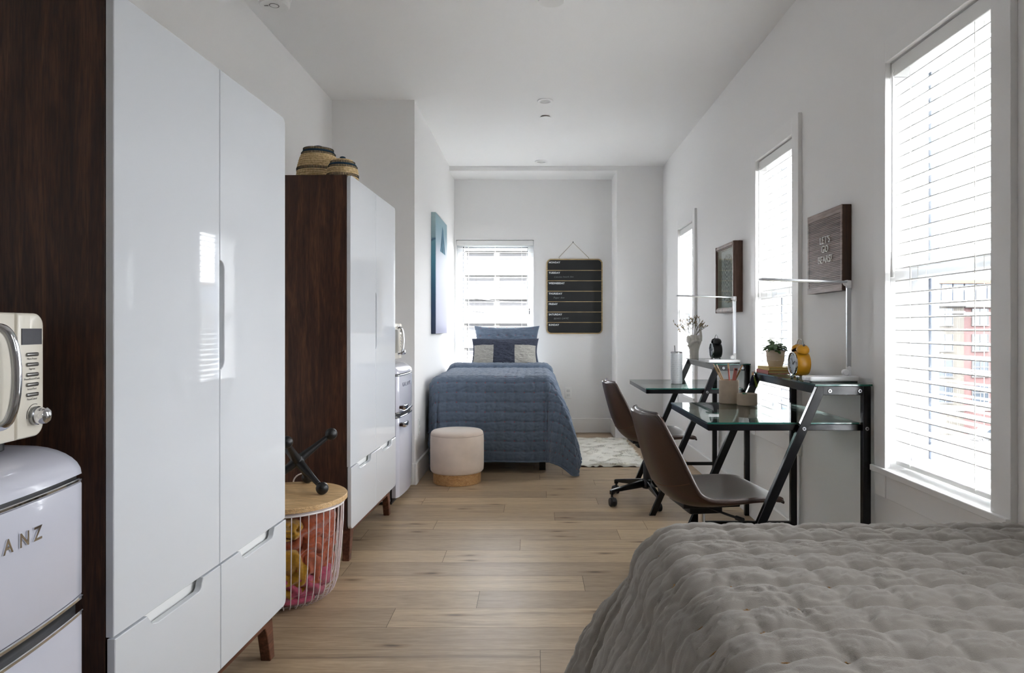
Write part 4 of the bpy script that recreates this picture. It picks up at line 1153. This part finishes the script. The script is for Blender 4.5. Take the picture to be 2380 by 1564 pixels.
p = thing('plant_pot', 'ribbed pale clay pot standing on the two small books', 'plant pot', (1.128, 3.215, zb))
MB().lathe([(.031, 0), (.034, .012), (.0345, .013), (.0385, .026), (.0395, .030), (.0388, .031), (.0405, .047), (.0415, .051), (.0405, .052), (.0415, .066), (.044, .068), (.0445, .075), (.0415, .076), (.040, .066), (.0001, .064)], 48).build('pot', mat('pale_clay', (206, 192, 174), rough=.75, vary=.04, vscale=40), p, ang=40)
MB().lathe([(.0402, .063), (.0001, .066)], 24, cap=False).build('soil', mat('soil', (58, 44, 34), rough=1), p)
pl = thing('leafy_plant', 'small green leafy plant growing in the clay pot on the books', 'plant', (1.128, 3.215, zb + .064))
rs = random.Random(11); lf = MB(); st = MB()
for k in range(96):
    a = rs.uniform(0, 2 * PI); rad = rs.uniform(.006, .048); h = rs.uniform(.012, .030) + max(0, .034 - rad * .7) * rs.random()
    if k < 12: a = PI * .9 + rs.uniform(-.7, .7); rad = rs.uniform(.004, .022); h = rs.uniform(.040, .060)
    c = Vector((rad * math.cos(a), rad * math.sin(a), h)); s = rs.uniform(.008, .0135)
    M = Matrix.Translation(c) @ Matrix.Rotation(a + rs.uniform(-.6, .6), 4, 'Z') @ Matrix.Rotation(rs.uniform(-.2, .75), 4, 'Y') @ Matrix.Rotation(rs.uniform(-.4, .4), 4, 'X')
    vs = [(0, 0, 0)]; rim = []
    for q in range(10):
        t = 2 * PI * q / 10; x = s * (1 + math.cos(t)) ; y = s * .85 * math.sin(t) * (1 + .15 * math.cos(3 * t)); rim.append((x, y, -.25 * y * y / s - .12 * x * x / s))
    vs += rim + [(s, 0, .001)]
    lf.add(vs, [(11, 1 + q, 1 + (q + 1) % 10) for q in range(10)], M=M)
    st.tube([(0.2 * c.x, .2 * c.y, -.002), (c.x * .6, c.y * .6, h * .6), c], .0009, 5)
for a, h in ((2.6, .085), (1.0, .088), (-.3, .075), (3.6, .078)):
    st.tube([(0, 0, 0), (.012 * math.cos(a), .012 * math.sin(a), h * .6), (.036 * math.cos(a), .036 * math.sin(a), h * .92)], .0008, 5)
lf.build('leaves', mat('leaf_green', (58, 92, 40), rough=.4, vary=.35, vscale=50), pl); st.build('stems', mat('stem_green', (96, 116, 60), rough=.6), pl)

# ================================================================== pen cups
M_clay = mat('taupe_clay', (178, 162, 144), rough=.8, vary=.07, vscale=30, bump=.12, bscale=300)
def cup(label, x, y, z, R, h):
    o = MB().lathe([(R - .003, 0), (R, .003), (R, h - .002), (R - .001, h), (R - .004, h), (R - .005, h - .003), (R - .005, .006), (.0001, .006)], 48).build('pen_cup', M_clay, loc=(x, y, z + .0006), ang=35)
    return tag(o, label, 'pen holder')
cup('tall taupe pen cup on the lower glass of the near desk', .922, 3.255, .742, .0455, .110)
cup('low wide taupe cup in front of the tall pen cup', .984, 3.178, .742, .0455, .053)
def rod(name, label, base_, top_, r0, parts, cat='pencil'):
    a, b = Vector(base_), Vector(top_); o = thing(name, label, cat, base_, 0, 'writing tools in the tall taupe cup')
    for nm, t0, t1, rr, m in parts:
        MB().tube([(b - a) * t0, (b - a) * (t0 * .5 + t1 * .5), (b - a) * t1], rr, 8).build(nm, m, o)
    return o
CU = Vector((.922, 3.255, .750)); M_birch = mat('birch_wood', (206, 172, 128), rough=.6); M_rose = mat('rose_paint', (190, 104, 94), rough=.45); M_walb = mat('brown_lacquer', (136, 98, 50), rough=.45)
M_brass = mat('brass_ferrule', (190, 160, 110), rough=.3, metal=.8); M_bristle = mat('bristle_pale', (224, 208, 184), rough=.9)
rod('paint_brush', 'pale wooden brush leaning furthest out of the tall taupe cup', CU + Vector((.018, 0, 0)), CU + Vector((-.072, .004, .176)), .003, [('handle', 0, .82, .0034, M_birch), ('ferrule', .82, .92, .0036, M_brass), ('bristles', .92, 1.0, .0036, M_bristle)], 'brush')
rod('paint_brush', 'second pale brush leaning close beside the outermost brush', CU + Vector((.020, .010, 0)), CU + Vector((-.056, .012, .174)), .003, [('handle', 0, .80, .0034, M_birch), ('ferrule', .80, .90, .0038, M_brass), ('bristles', .90, 1.0, .0038, M_bristle)], 'brush')
rod('pencil', 'rose pencil with a pale wooden end, the tallest in the cup', CU + Vector((.012, .006, 0)), CU + Vector((-.001, .010, .180)), .003, [('shaft', 0, .86, .0042, M_rose), ('wooden_end', .86, 1.0, .0040, M_birch)])
rod('pencil', 'brown lacquered pencil leaning towards the wall', CU + Vector((-.02, -.004, 0)), CU + Vector((.064, .0, .172)), .003, [('shaft', 0, .86, .0036, M_walb), ('wooden_end', .86, 1.0, .0036, M_birch)])
o = MB().box(-.008, .008, -.004, .004, 0, .160, bev=.001).box(-.004, .004, -.005, -.003, .15, .157, 1).build('folding_ruler', [M_rose, M_darkgap], loc=CU + Vector((.004, -.012, 0)), rot=(0, math.radians(9), 0), smooth=False)
tag(o, 'flat rose coloured marker standing in the tall taupe cup', 'marker', 'writing tools in the tall taupe cup')
o = MB().box(-.013, .013, -.005, .005, 0, .008, bev=.002).box(.010, .016, -.003, .003, -.002, .003, 1).build('binder_clip', [mat('clip_green', (0, 112, 78), rough=.4), M_white], loc=(.976, 3.185, .787), rot=(0, math.radians(18), 0), smooth=False)
tag(o, 'small green clip lying in the mouth of the low taupe cup', 'clip')
o = MB().cyl((0, 0, 0), .034, .036, 'z', 24).build('note_pad', mat('note_paper', (206, 204, 196), rough=.8), loc=(.984, 3.178, .7492)); tag(o, 'pale paper roll filling the low taupe cup', 'paper')

# tassel bookmark hanging over the shelf corner
t = thing('tassel_bookmark', 'navy and green tassels hanging from the shelf corner beside the books', 'tassel', (1.040, 3.270, .884))
mb = MB(); rs = random.Random(5)
for k in range(26):
    a = rs.uniform(0, 2 * PI); q = rs.random(); mb.tube([(.002 * math.cos(a), .002 * math.sin(a), -.008), (.006 * math.cos(a) - .004, .006 * q * math.sin(a), -.030), (.013 * math.cos(a) * q - .010, .012 * math.sin(a) * q, -.058 - .004 * q)], .0016, 5)
mb.build('navy_fringe', mat('navy_yarn', (34, 40, 66), rough=.9), t)
mb = MB()
for k in range(14):
    a = rs.uniform(0, 2 * PI); q = rs.random(); mb.tube([(.006, .002 * math.sin(a), -.010), (.010 + .003 * math.cos(a), .004 * math.sin(a), -.034), (.013 + .010 * q, .006 * math.sin(a) * q, -.064 + .006 * math.cos(a))], .0014, 5)
mb.build('green_fringe', mat('olive_yarn', (110, 128, 44), rough=.9), t)
MB().lathe([(.0045, -.010), (.0055, -.004), (.0045, .001), (.001, .003)], 14).build('bead', M_birch, t)
MB().tube([(0, 0, 0), (.006, .002, .008), (.014, .004, .0095), (.028, .010, .0075)], .0012, 6).build('cord', mat('rose_cord', (190, 110, 110), rough=.9), t)

# ================================================================== tumbler, hand vase, dried flowers
def scribble_mat():
    m = mat('scribbled_enamel', (226, 230, 234), rough=.25, coat=.2)
    nt, N, L, b = nodes_of(m)
    tc = N.new('ShaderNodeTexCoord'); mp = N.new('ShaderNodeMapping'); mp.inputs['Scale'].default_value = (420, 420, 300)
    L.new(tc.outputs['Object'], mp.inputs['Vector'])
    n = N.new('ShaderNodeTexNoise'); n.inputs['Scale'].default_value = 1; n.inputs['Detail'].default_value = 3; n.inputs['Roughness'].default_value = .7; L.new(mp.outputs[0], n.inputs['Vector'])
    sp = N.new('ShaderNodeSeparateXYZ'); L.new(tc.outputs['Object'], sp.inputs[0])
    w = N.new('ShaderNodeMath'); w.operation = 'MULTIPLY'; w.inputs[1].default_value = 2 * PI / .0135; L.new(sp.outputs['Z'], w.inputs[0])
    s = N.new('ShaderNodeMath'); s.operation = 'SINE'; L.new(w.outputs[0], s.inputs[0])
    a = N.new('ShaderNodeMath'); a.operation = 'MULTIPLY_ADD'; a.inputs[1].default_value = .07; L.new(s.outputs[0], a.inputs[0]); L.new(n.outputs['Fac'], a.inputs[2])
    r = ramp(nt, [(.62, (228, 232, 236)), (.70, (120, 128, 144))]); L.new(a.outputs[0], r.inputs['Fac']); L.new(r.outputs[0], b.inputs['Base Color'])
    return m
t = thing('skinny_tumbler', 'tall white tumbler with blue scribbles and a straw on the far desk', 'tumbler', (.905, 4.37, .7426))
MB().lathe([(.032, 0), (.0345, .002), (.036, .010), (.0365, .06), (.0365, .196), (.0362, .198)], 40).build('body', scribble_mat(), t, ang=40)
MB().lathe([(.0366, .196), (.0368, .201), (.034, .2035), (.033, .200), (.0001, .1995)], 40).build('lid', M_steel, t)
MB().tube([(-.010, -.004, .19), (-.013, -.004, .243)], .0028, 10).build('straw', mat('smoke_straw', (96, 96, 98), rough=.3), t)
M_ceram = mat('matte_ceramic', (222, 218, 210), rough=.6, spec=.3)
hv = thing('hand_vase', 'off white vase shaped like a raised hand on the far desk', 'vase', (1.085, 4.665, .888))
mb = MB()
def loft(rings, n=28):
    vs = []; fs = []
    for cx_, cy_, z, rx, ry in rings:
        for j in range(n):
            a = 2 * PI * j / n; vs.append((cx_ + rx * math.cos(a), cy_ + ry * math.sin(a), z))
    for i in range(len(rings) - 1):
        for j in range(n):
            fs.append((i * n + j, i * n + (j + 1) % n, (i + 1) * n + (j + 1) % n, (i + 1) * n + j))
    fs.append(tuple(range(n))[::-1]); fs.append(tuple((len(rings) - 1) * n + j for j in range(n)))
    mb.add(vs, fs)
loft([(0, 0, 0, .031, .028), (0, 0, .03, .030, .027), (0, 0, .055, .031, .027), (.001, 0, .085, .038, .028), (.002, 0, .110, .046, .029), (.003, 0, .130, .050, .029), (.002, 0, .143, .044, .025), (.001, 0, .150, .030, .017)])
# four bent fingers folded over the top, the little one raised
for k, x in enumerate((-.040, -.018, .006, .030)):
    q = (.142, .149, .151, .147)[k]
    mb.tube([(x * .9, .012, q - .030), (x, .004, q), (x * 1.02, -.012, q + .004), (x, -.026, q - .010), (x * .95, -.029, q - .030), (x * .9, -.020, q - .040)], [.011, .0125, .0118, .0112, .0100, .0085], 14)
    mb.ball((x, -.008, q + .001), .0128, 14)
mb.tube([(.044, .006, .120), (.048, .010, .150), (.047, .012, .175), (.045, .013, .196)], [.0125, .0105, .0095, .0075], 14); mb.ball((.045, .013, .196), .0078, 12)
mb.tube([(-.038, -.012, .085), (-.030, -.030, .105), (-.010, -.038, .118), (.012, -.038, .122)], [.012, .0118, .0105, .0085], 14); mb.ball((.012, -.038, .122), .0085, 12)
ob = mb.build('body', M_ceram, hv, ang=70)
md = ob.modifiers.new('fuse', 'REMESH'); md.mode = 'VOXEL'; md.voxel_size = .0019; md.use_smooth_shade = True
sm = ob.modifiers.new('soft', 'SMOOTH'); sm.iterations = 5; sm.factor = .5
df = thing('dried_flowers', 'spray of dried brown and cream flowers standing in the hand vase', 'dried flowers', (1.075, 4.672, 1.026))
rs = random.Random(21); st, b1, b2 = MB(), MB(), MB()
def sprig(p0, d, l, depth):
    p1 = p0 + d * l * .5 + Vector((rs.uniform(-.004, .004), rs.uniform(-.004, .004), 0)); p2 = p0 + d * l
    st.tube([p0, p1, p2], [.0011, .0009, .0006] if depth < 2 else [.0007, .0006, .0005], 5)
    if depth >= 3 or (depth == 2 and rs.random() < .3):
        for q in range(rs.randint(1, 3)):
            c = p2 + Vector((rs.uniform(-.004, .004), rs.uniform(-.004, .004), rs.uniform(-.003, .004)))
            (b1 if rs.random() < .6 else b2).ball(c, rs.uniform(.0011, .0022), 6, sc=(1, 1, 1.4))
        return
    for q in range(rs.randint(2, 3)):
        nd = (d + Vector((rs.uniform(-.55, .55), rs.uniform(-.55, .55), rs.uniform(-.05, .45)))).normalized()
        t = rs.uniform(.55, 1.0); sprig(p0.lerp(p2, t), nd, l * rs.uniform(.34, .55), depth + 1)
for k in range(20):
    ax = -1.08 + 2.05 * k / 19 + rs.uniform(-.08, .08)
    d = Vector((math.sin(ax) * .80, rs.uniform(-.3, .3), math.cos(ax))).normalized()
    sprig(Vector((rs.uniform(-.010, .010), rs.uniform(-.006, .006), -.002)), d, rs.uniform(.075, .105), 0)
st.build('stems', mat('dried_stem', (118, 112, 94), rough=.9), df); b1.build('brown_buds', mat('dried_bud_brown', (172, 138, 92), rough=.9, vary=.3, vscale=60), df); b2.build('cream_buds', mat('dried_bud_olive', (140, 132, 100), rough=.9), df)

# ================================================================== wall pieces
# letter board
lb = thing('letter_board', 'square brown letter board with white letters between two windows', 'letter board', (XR - .001, 2.762, 1.249))
M_lbw = wood('board_wood', (108, 88, 79), (143, 121, 111), (164, 141, 130), 'y', rough=.45); M_lbs = wood('board_side_wood', (52, 34, 25), (78, 53, 39), (96, 68, 50), 'z', rough=.45)
S = .346
MB().box(-.036, 0, 0, S, 0, S, bev=.001, seg=1).build('backing', M_lbs, lb, smooth=False)
mb = MB(); mb.box(-.039, -.0355, 0, .014, 0, S).box(-.039, -.0355, S - .014, S, 0, S).box(-.039, -.0355, .014, S - .014, 0, .026).box(-.039, -.0355, .014, S - .014, S - .026, S)
mb.build('frame', M_lbw, lb, smooth=False)
mb = MB(); n = 40; hstep = (S - .052) / n
for k in range(n):
    z = .026 + k * hstep; mb.box(-.0385, -.0355, .014, S - .014, z + .0022, z + hstep, bev=.0006, seg=1)
mb.build('grooved_strips', M_lbw, lb, smooth=False)
for txt, zf, cy in (("LET'S", .606, .50), ('GO', .494, .50), ('BEARS!', .366, .50)):
    mb = MB(); mb.text(txt, .043, Matrix.Translation((-.0395, S * (1 - (.50 if False else .545)), S * zf - .002)) @ Euler((PI / 2, 0, -PI / 2)).to_matrix().to_4x4(), depth=.0022, fat=-.0004, space=1.08, align='CENTER')
    mb.build('letters', mat('letter_white', (238, 236, 232), rough=.4), lb, smooth=False)
# shadow box with a striped board
sb = thing('shadow_box_frame', 'walnut shadow box with a black and white striped oval between two windows', 'framed art', (XR - .001, 4.200, 1.195))
W_, H_ = .428, .437; M_fr = wood('frame_walnut', (80, 59, 50), (112, 85, 73), (132, 104, 92), 'z', rough=.45)
mb = MB(); f = .030
prof = lambda: None
for a0, a1, b0, b1 in ((0, f, 0, H_), (W_ - f, W_, 0, H_), (f, W_ - f, 0, f), (f, W_ - f, H_ - f, H_)):
    mb.box(-.052, 0, a0, a1, b0, b1, bev=.0015, seg=1)
    mb.box(-.057, -.046, a0 + (.006 if a1 - a0 < .1 else 0), a1 - (.006 if a1 - a0 < .1 else 0), b0 + (.006 if b1 - b0 < .1 else 0), b1 - (.006 if b1 - b0 < .1 else 0), bev=.002, seg=1)
mb.box(-.024, -.012, -.002, .004, 0, H_)
mb.build('frame', M_fr, sb, smooth=False)
mb = MB(); mb.box(-.022, -.002, f, W_ - f, f, H_ - f).box(-.046, -.022, f, f + .003, f, H_ - f, 1).box(-.046, -.022, W_ - f - .003, W_ - f, f, H_ - f, 1).box(-.046, -.022, f, W_ - f, f, f + .003, 1).box(-.046, -.022, f, W_ - f, H_ - f - .003, H_ - f, 1)
mb.build('backing', [mat('backing_grey', (228, 228, 226), rough=.8), mat('liner_cream', (214, 208, 192), rough=.7)], sb, smooth=False)
mb = MB()
for k in range(5):
    mb.box(-.0275, -.026, f + .004, W_ - f - .004, .095 + k * .062, .0965 + k * .062)
mb.build('string', mat('string_cream', (216, 208, 176), rough=.8), sb, smooth=False)
# striped elongated board, painted chevrons as geometry
zc, yc, hh, hw2 = H_ * .50, W_ * .50, .158, .128
def inside(y, z): return (abs(y) / (hw2 * (.62 + .38 * math.cos(z / hh * PI * 1.0) if abs(z) > hh * .55 else 1.0)) if True else 0) <= 1 and abs(z) <= hh
mb = MB(); N_ = 96; outl = []
def halfw(z): t = abs(z) / hh; return hw2 * math.sqrt(max(0, 1 - t ** 2.6)) * (1 - .18 * t)
outl = [(yc + halfw(-hh + 2 * hh * k / 48), zc - hh + 2 * hh * k / 48) for k in range(49)] + [(yc - halfw(hh - 2 * hh * k / 48), zc + hh - 2 * hh * k / 48) for k in range(1, 48)]
mb.prism(outl, -.036, -.0285, 'x', 0)
NZ, NY = 240, 120
def dark(y, z):
    u, w = y / hw2, z / hh; a = abs(u); s = abs(w)
    if a < .42 * (1 - .45 * (1 - s)) + .02:
        return ((s * 6.2 - a * (3.4 + 2.0 * s)) % 1.0) < .48
    return ((a * 5.4 + (1 - (1 - s) ** 1.5) * -3.2 + 1.1 * s * s) % 1.0) < .5
for i in range(NZ):
    z0_, z1_ = -hh + 2 * hh * i / NZ, -hh + 2 * hh * (i + 1) / NZ; zm_ = (z0_ + z1_) / 2; h_ = halfw(zm_) * .985; run = None
    for j in range(NY + 1):
        y_ = -h_ + 2 * h_ * j / NY; d_ = j < NY and dark(y_ + h_ / NY, zm_)
        if d_ and run is None: run = y_
        if not d_ and run is not None:
            mb.add([(-.0364, yc + run, zc + z0_), (-.0364, yc + y_, zc + z0_), (-.0364, yc + y_, zc + z1_), (-.0364, yc + run, zc + z1_)], [(3, 2, 1, 0)], 1); run = None
mb.build('striped_board', [mat('board_ivory', (240, 236, 226), rough=.6), mat('stripe_black', (26, 27, 30), rough=.6)], sb, smooth=False)
MB().box(-.0470, -.0455, f - .002, W_ - f + .002, f - .002, H_ - f + .002).build('glazing', thin_glass('frame_glass', (246, 249, 248)), sb, smooth=False)
# canvas painting on the short left wall
def painting():
    o = thing('canvas_picture', 'tall blue seascape canvas on the wall above the blue bed', 'painting', (XL2 + .001, 5.59, 1.048))
    m = mat('seascape_canvas', (120, 150, 180), rough=.35, spec=.5)
    nt, N, L, b = nodes_of(m)
    tc = N.new('ShaderNodeTexCoord'); sp = N.new('ShaderNodeSeparateXYZ'); L.new(tc.outputs['Object'], sp.inputs[0])
    n = N.new('ShaderNodeTexNoise'); n.inputs['Scale'].default_value = 9; n.inputs['Detail'].default_value = 6; L.new(tc.outputs['Object'], n.inputs['Vector'])
    a = N.new('ShaderNodeMath'); a.operation = 'MULTIPLY_ADD'; a.inputs[1].default_value = .10; L.new(n.outputs['Fac'], a.inputs[0]); L.new(sp.outputs['Z'], a.inputs[2])
    r = ramp(nt, [(.05, (34, 48, 76)), (.28, (40, 70, 104)), (.45, (50, 98, 126)), (.62, (70, 130, 152)), (.80, (104, 150, 164)), (.815, (60, 96, 120)), (.83, (138, 168, 176)), (1.0, (160, 184, 188))])
    L.new(a.outputs[0], r.inputs['Fac']); L.new(r.outputs[0], b.inputs['Base Color'])
    m2 = mat('seascape_front_glare', (190, 200, 214), rough=.55, spec=.12)
    nt, N, L, b = nodes_of(m2)
    tc = N.new('ShaderNodeTexCoord'); sp = N.new('ShaderNodeSeparateXYZ'); L.new(tc.outputs['Object'], sp.inputs[0])
    r = ramp(nt, [(.0, (138, 140, 168)), (.35, (156, 158, 182)), (.66, (172, 180, 194)), (.78, (150, 178, 192)), (.90, (140, 172, 184)), (1.0, (150, 178, 186))])  # paler than the teal to navy canvas: window glare put into the colour
    L.new(sp.outputs['Z'], r.inputs['Fac']); L.new(r.outputs[0], b.inputs['Base Color'])
    MB().box(0, .037, 0, .72, 0, .99, bev=.003).build('canvas', m, o, smooth=False)
    MB().box(.0368, .0376, .004, .716, .004, .986).build('painted_face_glare', m2, o, smooth=False)
    MB().add([(.0379, .26, .70), (.0379, .60, .70), (.0379, .46, .90), (.0379, .40, .93), (.0379, .34, .82)], [(0, 1, 2, 3, 4)]).build('painted_sail', mat('sail_blue', (92, 128, 148), rough=.8, spec=.05, vary=.3, vscale=12), o, smooth=False)
painting()
# weekly chalkboard
wb = thing('weekly_chalkboard', 'black weekly chalkboard with day names hanging on the back wall', 'chalkboard', (.131, YB - .001, 1.032))
BWd, BH = .586, .785; M_pine = wood('pale_frame_wood', (176, 148, 104), (200, 174, 128), (218, 194, 150), 'x', rough=.5)
def rrect(x0, x1, z0, z1, r_): return arc(x0 + r_, z0 + r_, r_, PI, 1.5 * PI, 8) + arc(x1 - r_, z0 + r_, r_, 1.5 * PI, 2 * PI, 8) + arc(x1 - r_, z1 - r_, r_, 0, .5 * PI, 8) + arc(x0 + r_, z1 - r_, r_, .5 * PI, PI, 8)
MB().prism(rrect(.004, BWd - .004, .004, BH - .004, .044), -.010, 0, 'y').build('slate', mat('chalkboard_black', (24, 25, 27), rough=.55, vary=.12, vscale=5), wb, smooth=False)
mb = MB(); O_, I_ = rrect(0, BWd, 0, BH, .05), rrect(.0115, BWd - .0115, .0115, BH - .0115, .040); n = len(O_)
vs = [(x, -.016, z) for x, z in O_] + [(x, -.016, z) for x, z in I_] + [(x, 0, z) for x, z in O_] + [(x, -.004, z) for x, z in I_]
fs = []
for k in range(n):
    k2 = (k + 1) % n; fs += [(k, k2, n + k2, n + k), (2 * n + k, 2 * n + k2, k2, k), (n + k, n + k2, 3 * n + k2, 3 * n + k)]
mb.add(vs, [f_[::-1] for f_ in fs])
rowh = (BH - .023) / 7
for k in range(1, 7):
    z = .0115 + k * rowh; mb.box(.0115, BWd - .0115, -.0145, -.009, z - .0032, z + .0032)
mb.build('frame', M_pine, wb, smooth=False)
M_chalkw = mat('printed_white', (226, 230, 232), rough=.7); M_chalk = mat('chalk', (168, 172, 174), rough=.9)
mb = MB(); mh = MB()
days = ['MONDAY', 'TUESDAY', 'WEDNESDAY', 'THURSDAY', 'FRIDAY', 'SATURDAY', 'SUNDAY']; notes = {1: ('Calculus hwork due', .078, .024), 3: ('Paper due', .072, .027), 5: ('BEARS GAME!', .076, .025)}
for k, dname in enumerate(days):
    zt_ = BH - .0115 - k * rowh
    mb.text(dname, .0255, Tm(.024, -.0105, zt_ - .034, PI / 2), depth=.0003, fat=.0009, space=1.10)
    if k in notes:
        s_, x_, sz = notes[k]; mh.text(s_, sz, Tm(x_, -.0105, zt_ - .077, PI / 2) @ Matrix.Rotation(.02, 4, 'Z'), depth=.0002, shear=.22, fat=-.0005, space=1.05)
mb.build('day_names', M_chalkw, wb, smooth=False); mh.build('chalk_notes', M_chalk, wb, smooth=False)
MB().tube([(.135, -.006, BH - .004), (.130, -.006, BH + .015), (.278, -.006, BH + .172), (.442, -.006, BH + .012), (.446, -.006, BH - .004)], .0026, 7).build('hanging_cord', mat('jute_cord', (150, 138, 116), rough=.9), wb)
o = MB().cyl((0, -.012, 0), .007, .013, 'y', 12, bev=.002).build('wall_nail', M_steel, loc=(.131 + .278, YB, 1.032 + BH + .176)); tag(o, 'small nail holding the chalkboard cord on the back wall', 'nail')

# ================================================================== daylight, camera, view
w = bpy.data.worlds.new('overcast_sky'); SC.world = w; w.use_nodes = True
nt = w.node_tree; bg = nt.nodes['Background']
tc = nt.nodes.new('ShaderNodeTexCoord'); sp = nt.nodes.new('ShaderNodeSeparateXYZ'); nt.links.new(tc.outputs['Generated'], sp.inputs[0])
rr = nt.nodes.new('ShaderNodeValToRGB'); rr.color_ramp.elements[0].position = .0; rr.color_ramp.elements[0].color = (.622, .64, .662, 1); rr.color_ramp.elements[1].position = .9; rr.color_ramp.elements[1].color = (1.74, 1.80, 1.88, 1)
nt.links.new(sp.outputs['Z'], rr.inputs['Fac']); nt.links.new(rr.outputs['Color'], bg.inputs['Color']); bg.inputs['Strength'].default_value = SKY
def portal(loc, rot, sx, sy):
    l = bpy.data.lights.new('window_portal', 'AREA'); l.shape = 'RECTANGLE'; l.size = sx; l.size_y = sy; l.cycles.is_portal = True
    o = bpy.data.objects.new('window_portal', l); COL.objects.link(o); o.location = loc; o.rotation_euler = rot
for y0, y1, z0, z1 in WIN:
    portal((XR + WT + .06, (y0 + y1) / 2, (z0 + z1) / 2), (0, PI / 2, 0), z1 - z0 + .04, y1 - y0 + .04)
portal(((BW[0] + BW[1]) / 2, YB + WT + .06, (BW[2] + BW[3]) / 2), (-PI / 2, 0, 0), BW[1] - BW[0] + .04, BW[3] - BW[2] + .04)

cam = bpy.data.cameras.new('camera'); co = bpy.data.objects.new('camera', cam); COL.objects.link(co)
co.location = (0, 0, 1.10); co.rotation_euler = (PI / 2, 0, 0)
cam.sensor_fit = 'HORIZONTAL'; cam.sensor_width = 36; cam.lens = 36 * 1600 / 2380
cam.shift_x = (1190 - 1241) / 2380; cam.shift_y = (761 - 782) / 2380
cam.clip_start = .02; cam.clip_end = 600
SC.camera = co
SC.view_settings.view_transform = 'Standard'; SC.view_settings.look = 'None'; SC.view_settings.gamma = 1.0; SC.view_settings.exposure = EXPO
SC.view_settings.use_curve_mapping = False
SC.render.filter_size = 1.05
cy = SC.cycles
cy.use_denoising = True; cy.max_bounces = 14; cy.diffuse_bounces = 8; cy.glossy_bounces = 6; cy.transmission_bounces = 8; cy.transparent_max_bounces = 24
cy.caustics_reflective = False; cy.caustics_refractive = False; cy.sample_clamp_indirect = 8.0
